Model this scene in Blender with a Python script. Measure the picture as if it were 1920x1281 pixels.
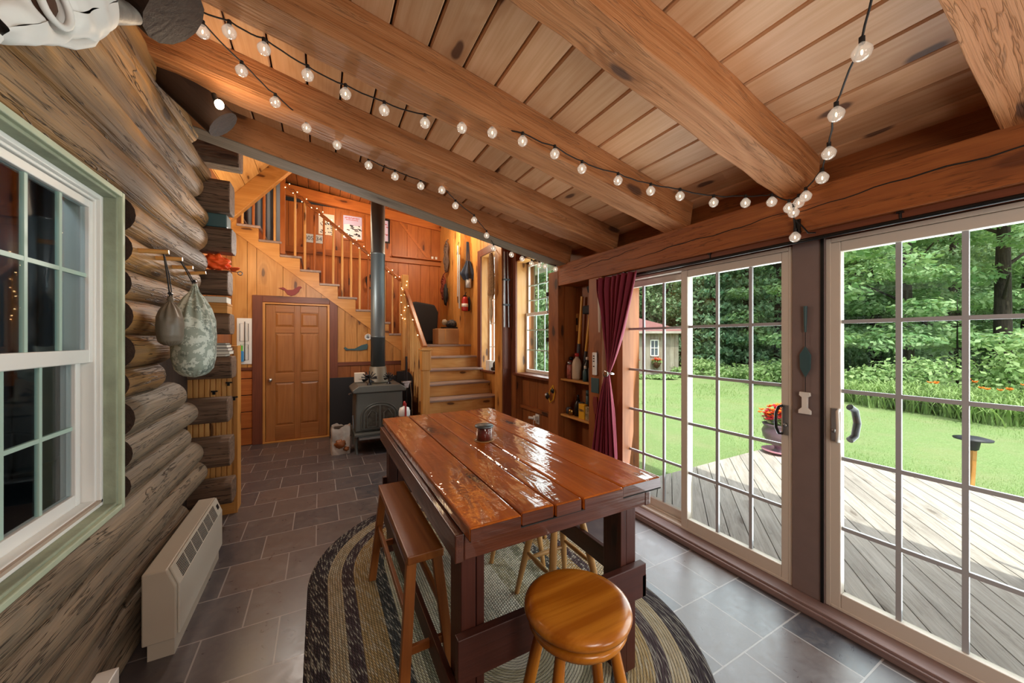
import bpy, bmesh, math, random
from mathutils import Vector, Matrix, noise
R = random.Random(7)
for o in list(bpy.data.objects): bpy.data.objects.remove(o, do_unlink=True)
SC = bpy.context.scene; COL = SC.collection
PI = math.pi
rad = math.radians

# ------------------------------------------------------------ camera, sky, sun, lamps, added fills, exposure
cam_d = bpy.data.cameras.new('camera'); cam = bpy.data.objects.new('camera', cam_d); COL.objects.link(cam)
cam.location = (0, 0, 1.53); cam.rotation_euler = (rad(90), 0, rad(-28.2))
cam_d.sensor_width = 36; cam_d.lens = 12.6; cam_d.shift_y = -4.5/1920
cam_d.clip_start = .05; cam_d.clip_end = 300
SC.camera = cam
SC.view_settings.view_transform = 'Standard'; SC.view_settings.look = 'None'
SC.view_settings.exposure = 0.0; SC.view_settings.gamma = 1; SC.view_settings.use_curve_mapping = False
try:
    SC.cycles.max_bounces = 10; SC.cycles.transparent_max_bounces = 24; SC.cycles.diffuse_bounces = 4
    SC.cycles.sample_clamp_indirect = 6; SC.cycles.caustics_reflective = False; SC.cycles.caustics_refractive = False
except Exception: pass

w = bpy.data.worlds.new('sky'); SC.world = w; w.use_nodes = True
nt = w.node_tree; nt.nodes.clear()
sky = nt.nodes.new('ShaderNodeTexSky'); sky.sky_type = 'NISHITA'; sky.sun_disc = False
sky.sun_elevation = rad(60); sky.sun_rotation = rad(200); sky.air_density = 1.0; sky.dust_density = 3.0
hs = nt.nodes.new('ShaderNodeHueSaturation'); hs.inputs['Saturation'].default_value = .45
bg = nt.nodes.new('ShaderNodeBackground'); bg.inputs[1].default_value = .38
ow = nt.nodes.new('ShaderNodeOutputWorld')
nt.links.new(sky.outputs[0], hs.inputs['Color']); nt.links.new(hs.outputs[0], bg.inputs[0]); nt.links.new(bg.outputs[0], ow.inputs[0])

def light(name, kind, loc, power, color=(1, 1, 1), size=.1, rot=None):
    d = bpy.data.lights.new(name, kind); o = bpy.data.objects.new(name, d); COL.objects.link(o)
    o.location = loc; d.energy = power; d.color = color
    if kind == 'SUN': d.angle = size
    elif kind == 'AREA': d.size = size
    else: d.shadow_soft_size = size
    if rot: o.rotation_euler = rot
    return o
SUN_DIR = Vector((.30, .42, -1)).normalized()
s = light('sun', 'SUN', (-5, -5, 12), 4.1, (1, .95, .86), rad(.6)); s.rotation_euler = SUN_DIR.to_track_quat('-Z', 'Y').to_euler()
WARM = (1, .76, .52); NEUT = (1, .93, .84)
def opening_fill(name, loc, sx, sy, power, col, tilt=0):      # added area fill just outside an opening in the right wall, facing the room
    o = light(name, 'AREA', loc, power, col, sx); o.data.shape = 'RECTANGLE'; o.data.size = sx; o.data.size_y = sy
    o.rotation_euler = (rad(90+tilt), 0, rad(90)); return o
FILL_COOL = (.90, .95, 1)  # cool tint of the fills added at the doors and windows
opening_fill('fill_door_left', (2.70, 1.80, 1.10), 1.35, 1.85, 46, FILL_COOL, 10)
opening_fill('fill_door_right', (2.70, .18, 1.10), 1.45, 1.85, 50, FILL_COOL, 10)
opening_fill('fill_window_2', (2.72, 3.98, 1.80), .85, 1.4, 26, FILL_COOL)
opening_fill('fill_window_3', (2.72, 5.40, 1.95), .5, 1.8, 16, FILL_COOL)
light('fill_behind_camera', 'POINT', (.5, -1.3, 1.9), 85, NEUT, .4)  # added fill for the room, no fixture there
light('fill_behind_camera_low', 'POINT', (1.3, -1.0, .9), 28, NEUT, .35)  # second added fill, low down and unseen
light('fill_hall', 'POINT', (-.1, 4.7, 2.35), 55, NEUT, .12)  # added point fill brightening the hall
light('fill_stair', 'POINT', (1.75, 6.0, 3.4), 62, WARM, .15)  # unseen warm fill added above the stairs
light('fill_loft', 'POINT', (-.9, 5.3, 2.75), 26, (1, .72, .40), .1)  # added warm fill below the loft slope, no fixture
light('fill_upstairs', 'POINT', (.3, 6.7, 3.75), 20, WARM, .12)  # added fill under the high roof
light('lamp_star', 'POINT', (-.43, 2.36, 2.76), 3.5, (1, .72, .45), .03)

# ------------------------------------------------------------ helpers
def hx(s):
    s = s.lstrip('#'); c = [int(s[i:i+2], 16)/255 for i in (0, 2, 4)]
    return tuple(x/12.92 if x <= .04045 else ((x+.055)/1.055)**2.4 for x in c) + (1,)

class NT:
    def __init__(s, name):
        s.m = bpy.data.materials.new(name); s.m.use_nodes = True; s.t = s.m.node_tree
        s.b = s.t.nodes['Principled BSDF']; s.o = s.t.nodes['Material Output']
    def n(s, typ, props=None, **kw):
        nd = s.t.nodes.new('ShaderNode'+typ)
        for k, v in (props or {}).items(): setattr(nd, k, v)
        for k, v in kw.items():
            k = k.replace('_', ' ') if k.replace('_', ' ') in nd.inputs else k
            s.set(nd.inputs[int(k[1:])] if (k[0] == 'i' and k[1:].isdigit()) else nd.inputs[k], v)
        return nd
    def set(s, sock, v):
        if isinstance(v, bpy.types.Node): v = v.outputs[0]
        if isinstance(v, bpy.types.NodeSocket): s.t.links.new(v, sock)
        else: sock.default_value = v
    def math(s, op, a, b=0.0, c=0.0):
        return s.n('Math', {'operation': op}, i0=a, i1=b, i2=c).outputs[0]
    def vmul(s, v, sc): return s.n('VectorMath', {'operation': 'MULTIPLY'}, i0=v, i1=sc).outputs[0]
    def vadd(s, v, w_): return s.n('VectorMath', {'operation': 'ADD'}, i0=v, i1=w_).outputs[0]
    def mix(s, f, a, b, bt='MIX'):
        nd = s.t.nodes.new('ShaderNodeMix'); nd.data_type = 'RGBA'; nd.blend_type = bt
        s.set(nd.inputs[0], f); s.set(nd.inputs[6], a); s.set(nd.inputs[7], b); return nd.outputs[2]
    def rng(s, v, a, b, c=0.0, d=1.0, smooth=False):
        nd = s.n('MapRange', {'interpolation_type': 'SMOOTHSTEP' if smooth else 'LINEAR'}, i0=v, i1=a, i2=b, i3=c, i4=d); return nd.outputs[0]
    def noise(s, vec, scale, detail=2, rough=.5, dist=0):
        return s.n('TexNoise', None, Vector=vec, Scale=scale, Detail=detail, Roughness=rough, Distortion=dist)
    def bump(s, h, strength, dist=.01, target='Normal'):
        bp = s.n('Bump', None, Height=h, Strength=strength, Distance=dist); s.t.links.new(bp.outputs[0], s.b.inputs[target]); return bp
    def P(s, **kw):
        for k, v in kw.items(): s.set(s.b.inputs[k.replace('_', ' ')], v)

def plain(name, col, rough=.5, metal=0, emit=0, bump=0, bscale=40, var=0, spec=.5, coat=0, trans=0):
    q = NT(name); c = hx(col) if isinstance(col, str) else col
    q.P(Roughness=rough, Metallic=metal); q.b.inputs['Specular IOR Level'].default_value = spec
    g = q.n('TexCoord').outputs['Object']
    if var:
        nz = q.noise(g, bscale*.3, 3); d = tuple(x*(1-var) for x in c[:3])+(1,)
        q.P(Base_Color=q.mix(q.rng(nz.outputs[0], .35, .65), c, d))
    else: q.P(Base_Color=c)
    if bump: q.bump(q.noise(g, bscale, 3).outputs[0], bump, .004)
    if emit: q.P(Emission_Color=c, Emission_Strength=emit)
    if coat: q.P(Coat_Weight=coat, Coat_Roughness=.05)
    if trans: q.P(Transmission_Weight=trans)
    return q.m

def wood(name, c1, c2, dark='#3a1c0c', ring=.5, rough=.5, knots=.4, tv=.2, bump=.15, cracks=0, coat=0, blotch=.35, kcol=None, gs=1.0, spec=.4, wave=0):
    q = NT(name); gc = q.n('Attribute', {'attribute_name': 'gc'}).outputs['Vector']; rn = q.n('Attribute', {'attribute_name': 'rnd'}).outputs['Fac']
    off = q.n('CombineXYZ', None, X=q.math('MULTIPLY', rn, 37.1), Y=q.math('MULTIPLY', rn, 17.3), Z=q.math('MULTIPLY', rn, 23.9))
    v = q.vadd(gc, off.outputs[0])
    A = q.noise(q.vmul(v, (.55*gs, 4.2*gs, 4.2*gs)), 1, 2, .4, .3).outputs[0]
    if knots:
        sx = q.n('SeparateXYZ', None, Vector=v)
        v2 = q.n('CombineXYZ', None, X=q.math('MULTIPLY', sx.outputs[0], 1.6), Y=q.math('MULTIPLY', q.math('ADD', sx.outputs[1], q.math('MULTIPLY', sx.outputs[2], .7)), 5.2))
        vo = q.n('TexVoronoi', {'feature': 'F1', 'voronoi_dimensions': '2D'}, Vector=q.vadd(v2.outputs[0], q.vmul(q.noise(v, 9, 1).outputs[1], (.12, .12, .12))), Scale=1.0)
        gate = q.math('LESS_THAN', q.n('SeparateColor', None, Color=vo.outputs['Color']).outputs[0], knots)
        A = q.math('ADD', A, q.math('MULTIPLY', gate, q.rng(vo.outputs['Distance'], .5, .0, 0, .20, True)))
    rg = q.math('SINE', q.math('MULTIPLY', A, 62))
    rg = q.rng(rg, -1, 1)
    fine = q.noise(q.vmul(v, (2.2, 75, 75)), 1, 3, .6).outputs[0]
    f = q.math('ADD', q.math('MULTIPLY', rg, ring*.75), q.rng(fine, .3, .7, 0, .55))
    C1, C2, D = hx(c1), hx(c2), hx(dark)
    col = q.mix(q.rng(f, .1, .95), C1, C2)
    bl = q.noise(q.vmul(v, (.9, 2.6, 2.6)), 1, 3, .6).outputs[0]
    col = q.mix(q.rng(bl, *((.36, .62) if blotch > .9 else (.45, .75)), 0, min(blotch, .85)), col, D)
    h = f
    if knots:
        km = q.math('MULTIPLY', q.rng(vo.outputs['Distance'], .125, .07, 0, 1, True), gate)
        km2 = q.math('MULTIPLY', q.rng(vo.outputs['Distance'], .38, .1, 0, .45, True), gate)
        kc = hx(kcol) if kcol else D
        col = q.mix(km2, col, D); col = q.mix(q.math('MULTIPLY', km, .85), col, kc)
    if cracks:
        cn = q.noise(q.vmul(v, (.9, 16, 16)), 1, 4, .65, .6).outputs[0]
        cr = q.rng(q.math('ABSOLUTE', q.math('SUBTRACT', cn, .5)), .0, .014, cracks, 0)
        col = q.mix(cr, col, tuple(x*.22 for x in D[:3])+(1,)); h = q.math('SUBTRACT', f, q.math('MULTIPLY', cr, 1.6))
    hsv = q.n('HueSaturation', None, Color=col, Value=q.rng(rn, 0, 1, 1-tv, 1+tv*.8)); hsv.inputs['Hue'].default_value = .5
    q.P(Base_Color=hsv.outputs[0], Roughness=rough); q.b.inputs['Specular IOR Level'].default_value = spec
    if bump: q.bump(h, min(bump, 1), .004 if bump < .45 else .009)
    if coat:
        q.P(Coat_Weight=coat, Coat_Roughness=.025, Coat_IOR=1.6)
        if wave:
            g = q.n('TexCoord').outputs['Object']
            q.bump(q.math('ADD', q.noise(q.vmul(g, (14, 3.5, 4)), 1, 2, .5, .5).outputs[0], q.math('MULTIPLY', q.noise(q.vmul(g, (10, 45, 4)), 1, 2, .5).outputs[0], .22)), wave, .02, 'Coat Normal')
    return q.m

class MB:
    """collects primitives with grain coordinates (gc) and a per-piece random number (rnd)"""
    def __init__(s): s.v = []; s.f = []; s.fm = []; s.fs = []; s.g = []; s.r = []
    def add(s, vs, fs, gs=None, m=0, sm=False, r=None):
        b = len(s.v); r = R.random() if r is None else r
        s.v += [tuple(p) for p in vs]; s.g += [tuple(p) for p in (gs or vs)]; s.r += [r]*len(vs)
        s.f += [[i+b for i in f] for f in fs]; s.fm += [m]*len(fs); s.fs += [sm]*len(fs); return s
    def box(s, x0, x1, y0, y1, z0, z1, g=None, m=0, r=None):
        d = (abs(x1-x0), abs(y1-y0), abs(z1-z0)); g = g if g is not None else d.index(max(d)); p = [g]+sorted([k for k in range(3) if k != g], key=lambda k: -d[k])
        vs = [(x, y, z) for x in (x0, x1) for y in (y0, y1) for z in (z0, z1)]
        return s.add(vs, [(0, 1, 3, 2), (4, 6, 7, 5), (0, 4, 5, 1), (2, 3, 7, 6), (0, 2, 6, 4), (1, 5, 7, 3)], [(q[p[0]], q[p[1]], q[p[2]]) for q in vs], m, False, r)
    def beam(s, a, b, w_, h_, up=(0, 0, 1), m=0, r=None, jit=0, n=1, taper=1):
        a = Vector(a); b = Vector(b); d = (b-a); L = d.length; d.normalize(); u = Vector(up); sd = d.cross(u).normalized(); u = sd.cross(d)
        vs, gs, fs = [], [], []
        for i in range(n+1):
            c = a+d*L*i/n; k = 1+(taper-1)*i/n
            for (p, q) in ((-1, -1), (1, -1), (1, 1), (-1, 1)):
                jj = [R.uniform(-jit, jit) for _ in range(2)]
                vs.append(c+sd*(p*w_/2*k+jj[0])+u*(q*h_/2*k+jj[1])); gs.append((L*i/n, p*w_/2, q*h_/2))
        for i in range(n):
            o = 4*i
            for k in range(4): fs.append((o+k, o+(k+1) % 4, o+4+(k+1) % 4, o+4+k))
        fs += [(3, 2, 1, 0), (4*n, 4*n+1, 4*n+2, 4*n+3)]
        return s.add(vs, fs, gs, m, False, r)
    def tube(s, path, rads, seg=12, m=0, sm=True, r=None, caps=True, sq=(1, 1), mcap=None):
        P = [Vector(p) for p in path]; n = len(P)
        if not isinstance(rads, (list, tuple)): rads = [rads]*n
        vs, gs, fs = [], [], []; L = 0; up = None
        for i in range(n):
            d = (P[min(i+1, n-1)]-P[max(i-1, 0)])
            if d.length < 1e-9: d = Vector((0, 0, 1))
            d.normalize()
            if up is None: up = Vector((0, 0, 1)) if abs(d.z) < .9 else Vector((1, 0, 0))
            sd = d.cross(up).normalized(); up = sd.cross(d).normalized()
            if i: L += (P[i]-P[i-1]).length
            for k in range(seg):
                a = 2*PI*k/seg; ca, sa = math.cos(a)*sq[0], math.sin(a)*sq[1]
                vs.append(P[i]+sd*ca*rads[i]+up*sa*rads[i]); gs.append((L, ca*rads[i], sa*rads[i]))
        for i in range(n-1):
            for k in range(seg): fs.append((i*seg+k, i*seg+(k+1) % seg, (i+1)*seg+(k+1) % seg, (i+1)*seg+k))
        r = R.random() if r is None else r
        s.add(vs, fs, gs, m, sm, r)
        if caps:
            mc = m if mcap is None else mcap
            s.add(vs[:seg], [tuple(range(seg-1, -1, -1))], gs[:seg], mc, False, r); s.add(vs[-seg:], [tuple(range(seg))], gs[-seg:], mc, False, r)
        return s
    def lathe(s, prof, c=(0, 0, 0), seg=24, m=0, sm=True, r=None, mat=None, sq=(1, 1)):
        vs, gs, fs = [], [], []; n = len(prof); L = 0
        for i, (rr, z) in enumerate(prof):
            for k in range(seg):
                a = 2*PI*k/seg; p = Vector((rr*math.cos(a)*sq[0], rr*math.sin(a)*sq[1], z)); gs.append((p.x, p.y, p.z))
                if mat: p = mat @ p
                vs.append(p+Vector(c))
        for i in range(n-1):
            for k in range(seg): fs.append((i*seg+k, i*seg+(k+1) % seg, (i+1)*seg+(k+1) % seg, (i+1)*seg+k))
        if prof[0][0] > 1e-6: fs.append(tuple(range(seg-1, -1, -1)))
        if prof[-1][0] > 1e-6: fs.append(tuple(range((n-1)*seg, n*seg)))
        return s.add(vs, fs, gs, m, sm, r)
    def prism(s, poly, axis, a, b, m=0, g=0, r=None):
        """2-D polygon extruded from a to b along axis"""
        def P(p, t): return {'x': (t, p[0], p[1]), 'y': (p[0], t, p[1]), 'z': (p[0], p[1], t)}[axis]
        n = len(poly); vs = [P(p, a) for p in poly]+[P(p, b) for p in poly]
        fs = [tuple(range(n-1, -1, -1)), tuple(range(n, 2*n))]+[(i, (i+1) % n, n+(i+1) % n, n+i) for i in range(n)]
        ex = [max(v[k] for v in vs)-min(v[k] for v in vs) for k in range(3)]; q = [g]+sorted([k for k in range(3) if k != g], key=lambda k: -ex[k])
        return s.add(vs, fs, [(v[q[0]], v[q[1]], v[q[2]]) for v in vs], m, False, r)
    def blob(s, c, rx, ry, rz, nz=.1, sc=4, seg=20, rings=12, m=0, r=None, mat=None):
        vs, fs = [], []
        for i in range(rings+1):
            th = PI*i/rings
            for k in range(seg):
                ph = 2*PI*k/seg; d = Vector((math.sin(th)*math.cos(ph), math.sin(th)*math.sin(ph), math.cos(th)))
                kk = 1+nz*noise.noise(d*sc+Vector(c)*3); p = Vector((d.x*rx*kk, d.y*ry*kk, d.z*rz*kk))
                if mat: p = mat @ p
                vs.append(p+Vector(c))
        for i in range(rings):
            for k in range(seg): fs.append((i*seg+k, (i+1)*seg+k, (i+1)*seg+(k+1) % seg, i*seg+(k+1) % seg))
        return s.add(vs, fs, None, m, True, r)
    def grid(s, fn, nu, nv, m=0, sm=True, r=None):
        vs = [fn(i/nu, j/nv) for j in range(nv+1) for i in range(nu+1)]
        fs = [(j*(nu+1)+i, j*(nu+1)+i+1, (j+1)*(nu+1)+i+1, (j+1)*(nu+1)+i) for j in range(nv) for i in range(nu)]
        return s.add(vs, fs, None, m, sm, r)
    def build(s, name, mats, parent=None, label=None, cat=None, group=None, kind=None, bevel=0, solid=0, sub=0, weld=False, bseg=2):
        if not isinstance(mats, (list, tuple)): mats = [mats]
        loc = Vector((0, 0, 0))
        if parent is None:
            xs = [p[0] for p in s.v]; ys = [p[1] for p in s.v]; zs = [p[2] for p in s.v]
            loc = Vector(((min(xs)+max(xs))/2, (min(ys)+max(ys))/2, min(zs)))
        me = bpy.data.meshes.new(name); me.from_pydata([(p[0]-loc.x, p[1]-loc.y, p[2]-loc.z) for p in s.v], [], s.f)
        me.polygons.foreach_set('material_index', s.fm); me.polygons.foreach_set('use_smooth', s.fs)
        at = me.attributes.new('gc', 'FLOAT_VECTOR', 'POINT'); at.data.foreach_set('vector', [c for p in s.g for c in p])
        at = me.attributes.new('rnd', 'FLOAT', 'POINT'); at.data.foreach_set('value', s.r)
        for m in mats: me.materials.append(m)
        me.update()
        if weld or solid:
            bm = bmesh.new(); bm.from_mesh(me)
            if weld: bmesh.ops.remove_doubles(bm, verts=bm.verts, dist=1e-5)
            bm.to_mesh(me); bm.free()
        o = bpy.data.objects.new(name, me); COL.objects.link(o); o.location = loc
        WL[o.name] = loc.copy()
        if parent is not None:
            o.parent = parent; o.matrix_parent_inverse = Matrix.Translation(-WL[parent.name])
        tag(o, label, cat, group, kind)
        if solid: md = o.modifiers.new('solid', 'SOLIDIFY'); md.thickness = solid; md.offset = 0
        if sub: md = o.modifiers.new('sub', 'SUBSURF'); md.levels = md.render_levels = sub
        if bevel:
            md = o.modifiers.new('bevel', 'BEVEL'); md.width = bevel; md.segments = bseg; md.limit_method = 'ANGLE'; md.angle_limit = rad(40)
        return o
WL = {}
def tag(o, label=None, cat=None, group=None, kind=None):
    if label: o['label'] = label
    if cat: o['category'] = cat
    if group: o['group'] = group
    if kind: o['kind'] = kind
    return o
def thing(name, label, cat, loc, group=None, kind=None):
    o = bpy.data.objects.new(name, None); COL.objects.link(o); o.location = loc; o.empty_display_size = .05
    WL[o.name] = Vector(loc); return tag(o, label, cat, group, kind)
def dup(o, loc, rotz=0, label=None, scale=None, parent=None):
    c = o.copy(); COL.objects.link(c)
    if parent is None:
        c.location = loc; c.rotation_euler = (0, 0, rotz)
        if scale: c.scale = (scale,)*3 if isinstance(scale, (int, float)) else scale
        if label: c['label'] = label
    else: pm = o.matrix_parent_inverse.copy(); c.parent = parent; c.matrix_parent_inverse = pm
    for ch in list(o.children): dup(ch, None, parent=c)
    return c
def ST(name, mb, mats, parent=None, **kw): return mb.build(name, mats, parent, kind=None if parent else 'structure', **kw)
def sthing(name): return thing(name, None, None, (0, 0, 0), kind='structure')
def text(body, size, loc, rot, m, parent, depth=.0008, name='lettering'):
    c = bpy.data.curves.new(name, 'FONT'); c.body = body; c.size = size; c.extrude = depth; c.align_x = 'CENTER'; c.align_y = 'CENTER'
    tmp = bpy.data.objects.new('tmp', c); COL.objects.link(tmp); bpy.context.view_layer.update()
    me = bpy.data.meshes.new_from_object(tmp.evaluated_get(bpy.context.evaluated_depsgraph_get())); bpy.data.objects.remove(tmp, do_unlink=True)
    o = bpy.data.objects.new(name, me); COL.objects.link(o); o.location = loc; o.rotation_euler = rot; me.materials.clear(); me.materials.append(m)
    o.parent = parent; o.matrix_parent_inverse = Matrix.Translation(-WL[parent.name]); return o

# ------------------------------------------------------------ materials
M = {}
M['ceil'] = wood('pine ceiling boards', '#e2b48b', '#cf9a6c', '#a56f46', ring=.35, rough=.42, knots=.42, tv=.16, bump=.05, blotch=.45, kcol='#4b3028')
M['beam'] = wood('rough sawn beams', '#c4895a', '#aa6c3c', '#80502c', ring=.55, rough=.65, knots=.3, tv=.08, bump=.6, blotch=.5, cracks=.35, kcol='#4a2e20', gs=.8)
M['header'] = wood('stained header beam', '#a3602f', '#8b4c24', '#5c3017', ring=.4, rough=.55, knots=.2, tv=.08, bump=.3, blotch=.45, cracks=.5)
M['log'] = wood('weathered logs', '#b98648', '#83694c', '#46321f', ring=.5, rough=.6, knots=.25, tv=.18, bump=.6, cracks=.95, blotch=.95, gs=.7, kcol='#3a2617')
M['loglow'] = wood('grey weathered logs', '#8a7760', '#6b6153', '#463829', ring=.5, rough=.6, knots=.2, tv=.12, bump=.6, cracks=.85, blotch=.6, gs=.7)
M['logend'] = wood('dark log ends', '#3a261a', '#2a1a10', '#160d08', ring=.5, rough=.7, knots=0, tv=.2, bump=.4, cracks=.5)
M['stub'] = wood('hewn corner logs', '#7e6450', '#5f4a3a', '#3d2c20', ring=.5, rough=.7, knots=.15, tv=.2, bump=.6, cracks=.9, blotch=.5)
M['pine'] = wood('honey pine', '#cc9450', '#b67a38', '#86501f', ring=.5, rough=.42, knots=.35, tv=.14, bump=.08, blotch=.35, kcol='#4a2410')
M['pinelight'] = wood('light pine', '#d7a565', '#c48a46', '#9a6028', ring=.4, rough=.4, knots=.3, tv=.1, bump=.06, blotch=.2, kcol='#4a2814')
M['pinered'] = wood('red brown pine', '#b56a30', '#9c5422', '#6b3212', ring=.45, rough=.45, knots=.35, tv=.15, bump=.08, blotch=.45, kcol='#3c1608')
M['pinebrown'] = wood('brown pine', '#9c5e30', '#834a22', '#552b13', ring=.45, rough=.5, knots=.3, tv=.14, bump=.12, blotch=.4, kcol='#2c160c')
M['trim'] = wood('dark red brown trim', '#74402a', '#5e3020', '#3a1d14', ring=.3, rough=.45, knots=.1, tv=.08, bump=.08)
M['doorw'] = wood('fir door', '#a36c3a', '#8d5829', '#65391a', ring=.35, rough=.42, knots=0, tv=.06, bump=.06, blotch=.45)
M['tread'] = wood('worn stair treads', '#a89286', '#8b756a', '#604c42', ring=.4, rough=.35, knots=.1, tv=.12, bump=.1)
M['table'] = wood('varnished table top', '#b6600e', '#974406', '#4a1c03', ring=.35, rough=.5, knots=.3, tv=.14, bump=.03, blotch=.8, coat=1, wave=.28, kcol='#200b04', spec=.1)
M['tabledge'] = wood('table frame', '#623524', '#4a2619', '#2c150e', ring=.5, rough=.3, knots=.1, tv=.12, bump=.35, blotch=.4, coat=.5)
M['leg'] = wood('dark stained legs', '#4c261c', '#3b1c15', '#24110c', ring=.3, rough=.4, knots=.05, tv=.14, bump=.15)
M['bench'] = wood('bench pine', '#a2622f', '#8a4d22', '#5a2e14', ring=.5, rough=.35, knots=.1, tv=.1, bump=.08)
M['oak'] = wood('golden oak stool', '#c07a22', '#9c5810', '#7c420a', ring=1.0, rough=.22, knots=0, tv=.06, bump=.05, blotch=.2, gs=.9, spec=.6)
M['oak2'] = wood('pale oak stool', '#c0935c', '#a87a44', '#80592c', ring=.5, rough=.3, knots=0, tv=.06, bump=.05, blotch=.2)
M['greybeam'] = wood('weathered grey beam face', '#8f8271', '#746857', '#4c4236', ring=.4, rough=.8, knots=.1, tv=.1, bump=.3)
M['deck'] = wood('silver deck boards', '#c6bfb6', '#a59c92', '#7d736a', ring=.4, rough=.8, knots=.1, tv=.10, bump=.3, blotch=.4, cracks=.3)
M['shed'] = wood('grey barn boards', '#a39c90', '#857c70', '#6a5038', ring=.4, rough=.85, knots=.1, tv=.16, bump=.3, blotch=.5)
M['bark'] = wood('bark', '#4b4036', '#2f2822', '#1c1712', ring=.5, rough=.9, knots=0, tv=.2, bump=1, cracks=.8)
M['white'] = plain('white vinyl', '#e6e6e2', .35)
M['dfvinyl'] = plain('ivory door vinyl', '#cfc6ba', .38)
M['muntin'] = plain('grey muntins', '#a4a6aa', .4)
M['mint'] = plain('pale green painted trim', '#b3bda3', .6, bump=.3, bscale=30, var=.12)
M['mint2'] = plain('rough painted reveal', '#a0a990', .8, bump=.8, bscale=22, var=.3)
M['heater'] = plain('cream enamel', '#b5ac9c', .4)
M['heater2'] = plain('cream enamel front', '#c2bdb0', .4)
M['black'] = plain('black metal', '#151517', .35, .3)
M['blackm'] = plain('matte black', '#1d1e22', .75, bump=.2, bscale=60)
M['slot'] = plain('dark slots', '#1a1613', .8)
M['rubber'] = plain('dark cord', '#1c1714', .7)
M['chrome'] = plain('chrome', '#c8c8c8', .12, 1)
M['steel'] = plain('brushed steel', '#9ba0a4', .3, .9)
M['brass'] = plain('brass', '#a8834a', .3, 1)
M['stove'] = plain('grey green cast iron', '#5e605b', .45, .35, bump=.25, bscale=90)
M['pipe'] = plain('stove pipe', '#5a6468', .42, .5, var=.2, bscale=6)
M['flare'] = plain('cast flue collar', '#6c675a', .5, .3)
M['cap'] = plain('blaze orange cloth', '#ff5f1a', .7)
M['glow'] = plain('warm filament', (1, .62, .30, 1), .5, emit=14)
M['fairy'] = plain('fairy light', (1, .70, .36, 1), .5, emit=12)
M['starlamp'] = plain('bright lamp', (1, .80, .55, 1), .5, emit=60)
M['paper'] = plain('off white paper', '#d9d3c6', .8)
M['red'] = plain('red plastic', '#a61f1c', .4)
M['darkred'] = plain('dark red', '#7c2824', .6)
M['plate'] = plain('licence plate grey', '#b4b9ba', .5)
M['yellow'] = plain('yellow card', '#d9a21e', .5)
M['blue'] = plain('blue plastic', '#2f86c4', .4)
M['green'] = plain('green plastic', '#5bb540', .4)
M['teal'] = plain('slate teal', '#35555a', .5)
M['navy'] = plain('navy cloth', '#2c3a4e', .8, bump=.3, bscale=50)
M['bone'] = plain('bone', '#dcdcd8', .55, bump=.25, bscale=25, var=.12)
M['horn'] = plain('grey horn', '#8d8a84', .5, bump=.5, bscale=60, var=.4)
M['socket'] = plain('eye socket brown', '#4a2f1e', .8, bump=.3)
M['fur'] = plain('tan fur', '#9c7a52', .95, bump=1, bscale=160, var=.35)
M['furpale'] = plain('pale fur', '#cdb794', .95, bump=1, bscale=160, var=.2)
M['card'] = plain('cardboard', '#b08558', .75, bump=.1, bscale=20, var=.1)
M['handle'] = plain('fibreglass handle', '#d9a23c', .4)
M['grip'] = plain('grey rubber grip', '#4c4b4e', .7)
M['rope1'] = plain('brown rope', '#5d4a40', .9, bump=.6, bscale=120, var=.4)
M['rope2'] = plain('rust red rope', '#7e3222', .9, bump=.6, bscale=120, var=.4)
M['sackolive'] = plain('olive nylon', '#6a5f50', .45, bump=.35, bscale=26, var=.12)
M['postgrey'] = plain('brown grey post', '#7b6b68', .5, bump=.1, bscale=30, var=.08)
M['sillw'] = wood('worn sill', '#8a7470', '#6f5a56', '#4c3a36', ring=.4, rough=.4, knots=.05, tv=.1, bump=.15)
M['roofred'] = plain('faded red metal', '#9c6a68', .45, .2)
M['soil'] = plain('dark interior', '#20242a', .9)
M['dim'] = plain('dim blue room wall', '#5b6873', .9, var=.2, bscale=4)
M['lavender'] = plain('poster sky', '#c9bfe0', .6)
M['snow'] = plain('poster snow', '#e9e9f2', .6)
M['ink'] = plain('poster ink', '#2b2b38', .6)
M['inkred'] = plain('poster red ink', '#b13a3c', .6)
M['greycurt'] = plain('grey blue drape', '#78828c', .8)
M['petalo'] = plain('orange petals', '#ff7a10', .6)
M['petalr'] = plain('pink red petals', '#e0304a', .6)
M['urn'] = plain('mauve ceramic', '#6e5a66', .3)
M['straw'] = plain('basket', '#4c3020', .9, bump=.6)
M['mesh'] = plain('chair frame', '#33343a', .5)

def glassm(name, tint=(1, 1, 1, 1), refl=.07, rough=0.0):
    q = NT(name); q.t.nodes.remove(q.b)
    tr = q.n('BsdfTransparent', None, Color=tint); gl = q.n('BsdfGlossy', None, Roughness=rough)
    ge = q.n('NewGeometry'); dt = q.n('VectorMath', {'operation': 'DOT_PRODUCT'}, i0=ge.outputs['Normal'], i1=ge.outputs['Incoming'])
    fc = q.math('MULTIPLY', q.math('ADD', q.math('MULTIPLY', q.math('POWER', q.math('SUBTRACT', 1, q.math('ABSOLUTE', dt.outputs['Value'])), 5), .96), .04), refl/.04)
    fc = q.math('MINIMUM', fc, .9)
    mx = q.n('MixShader', None, i0=fc, i1=tr.outputs[0], i2=gl.outputs[0]); q.t.links.new(mx.outputs[0], q.o.inputs[0]); return q.m
M['glass'] = glassm('window glass', (.97, 1, .98, 1), .03)
M['glassold'] = glassm('old window glass', (.86, .93, .95, 1), .03)
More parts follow.
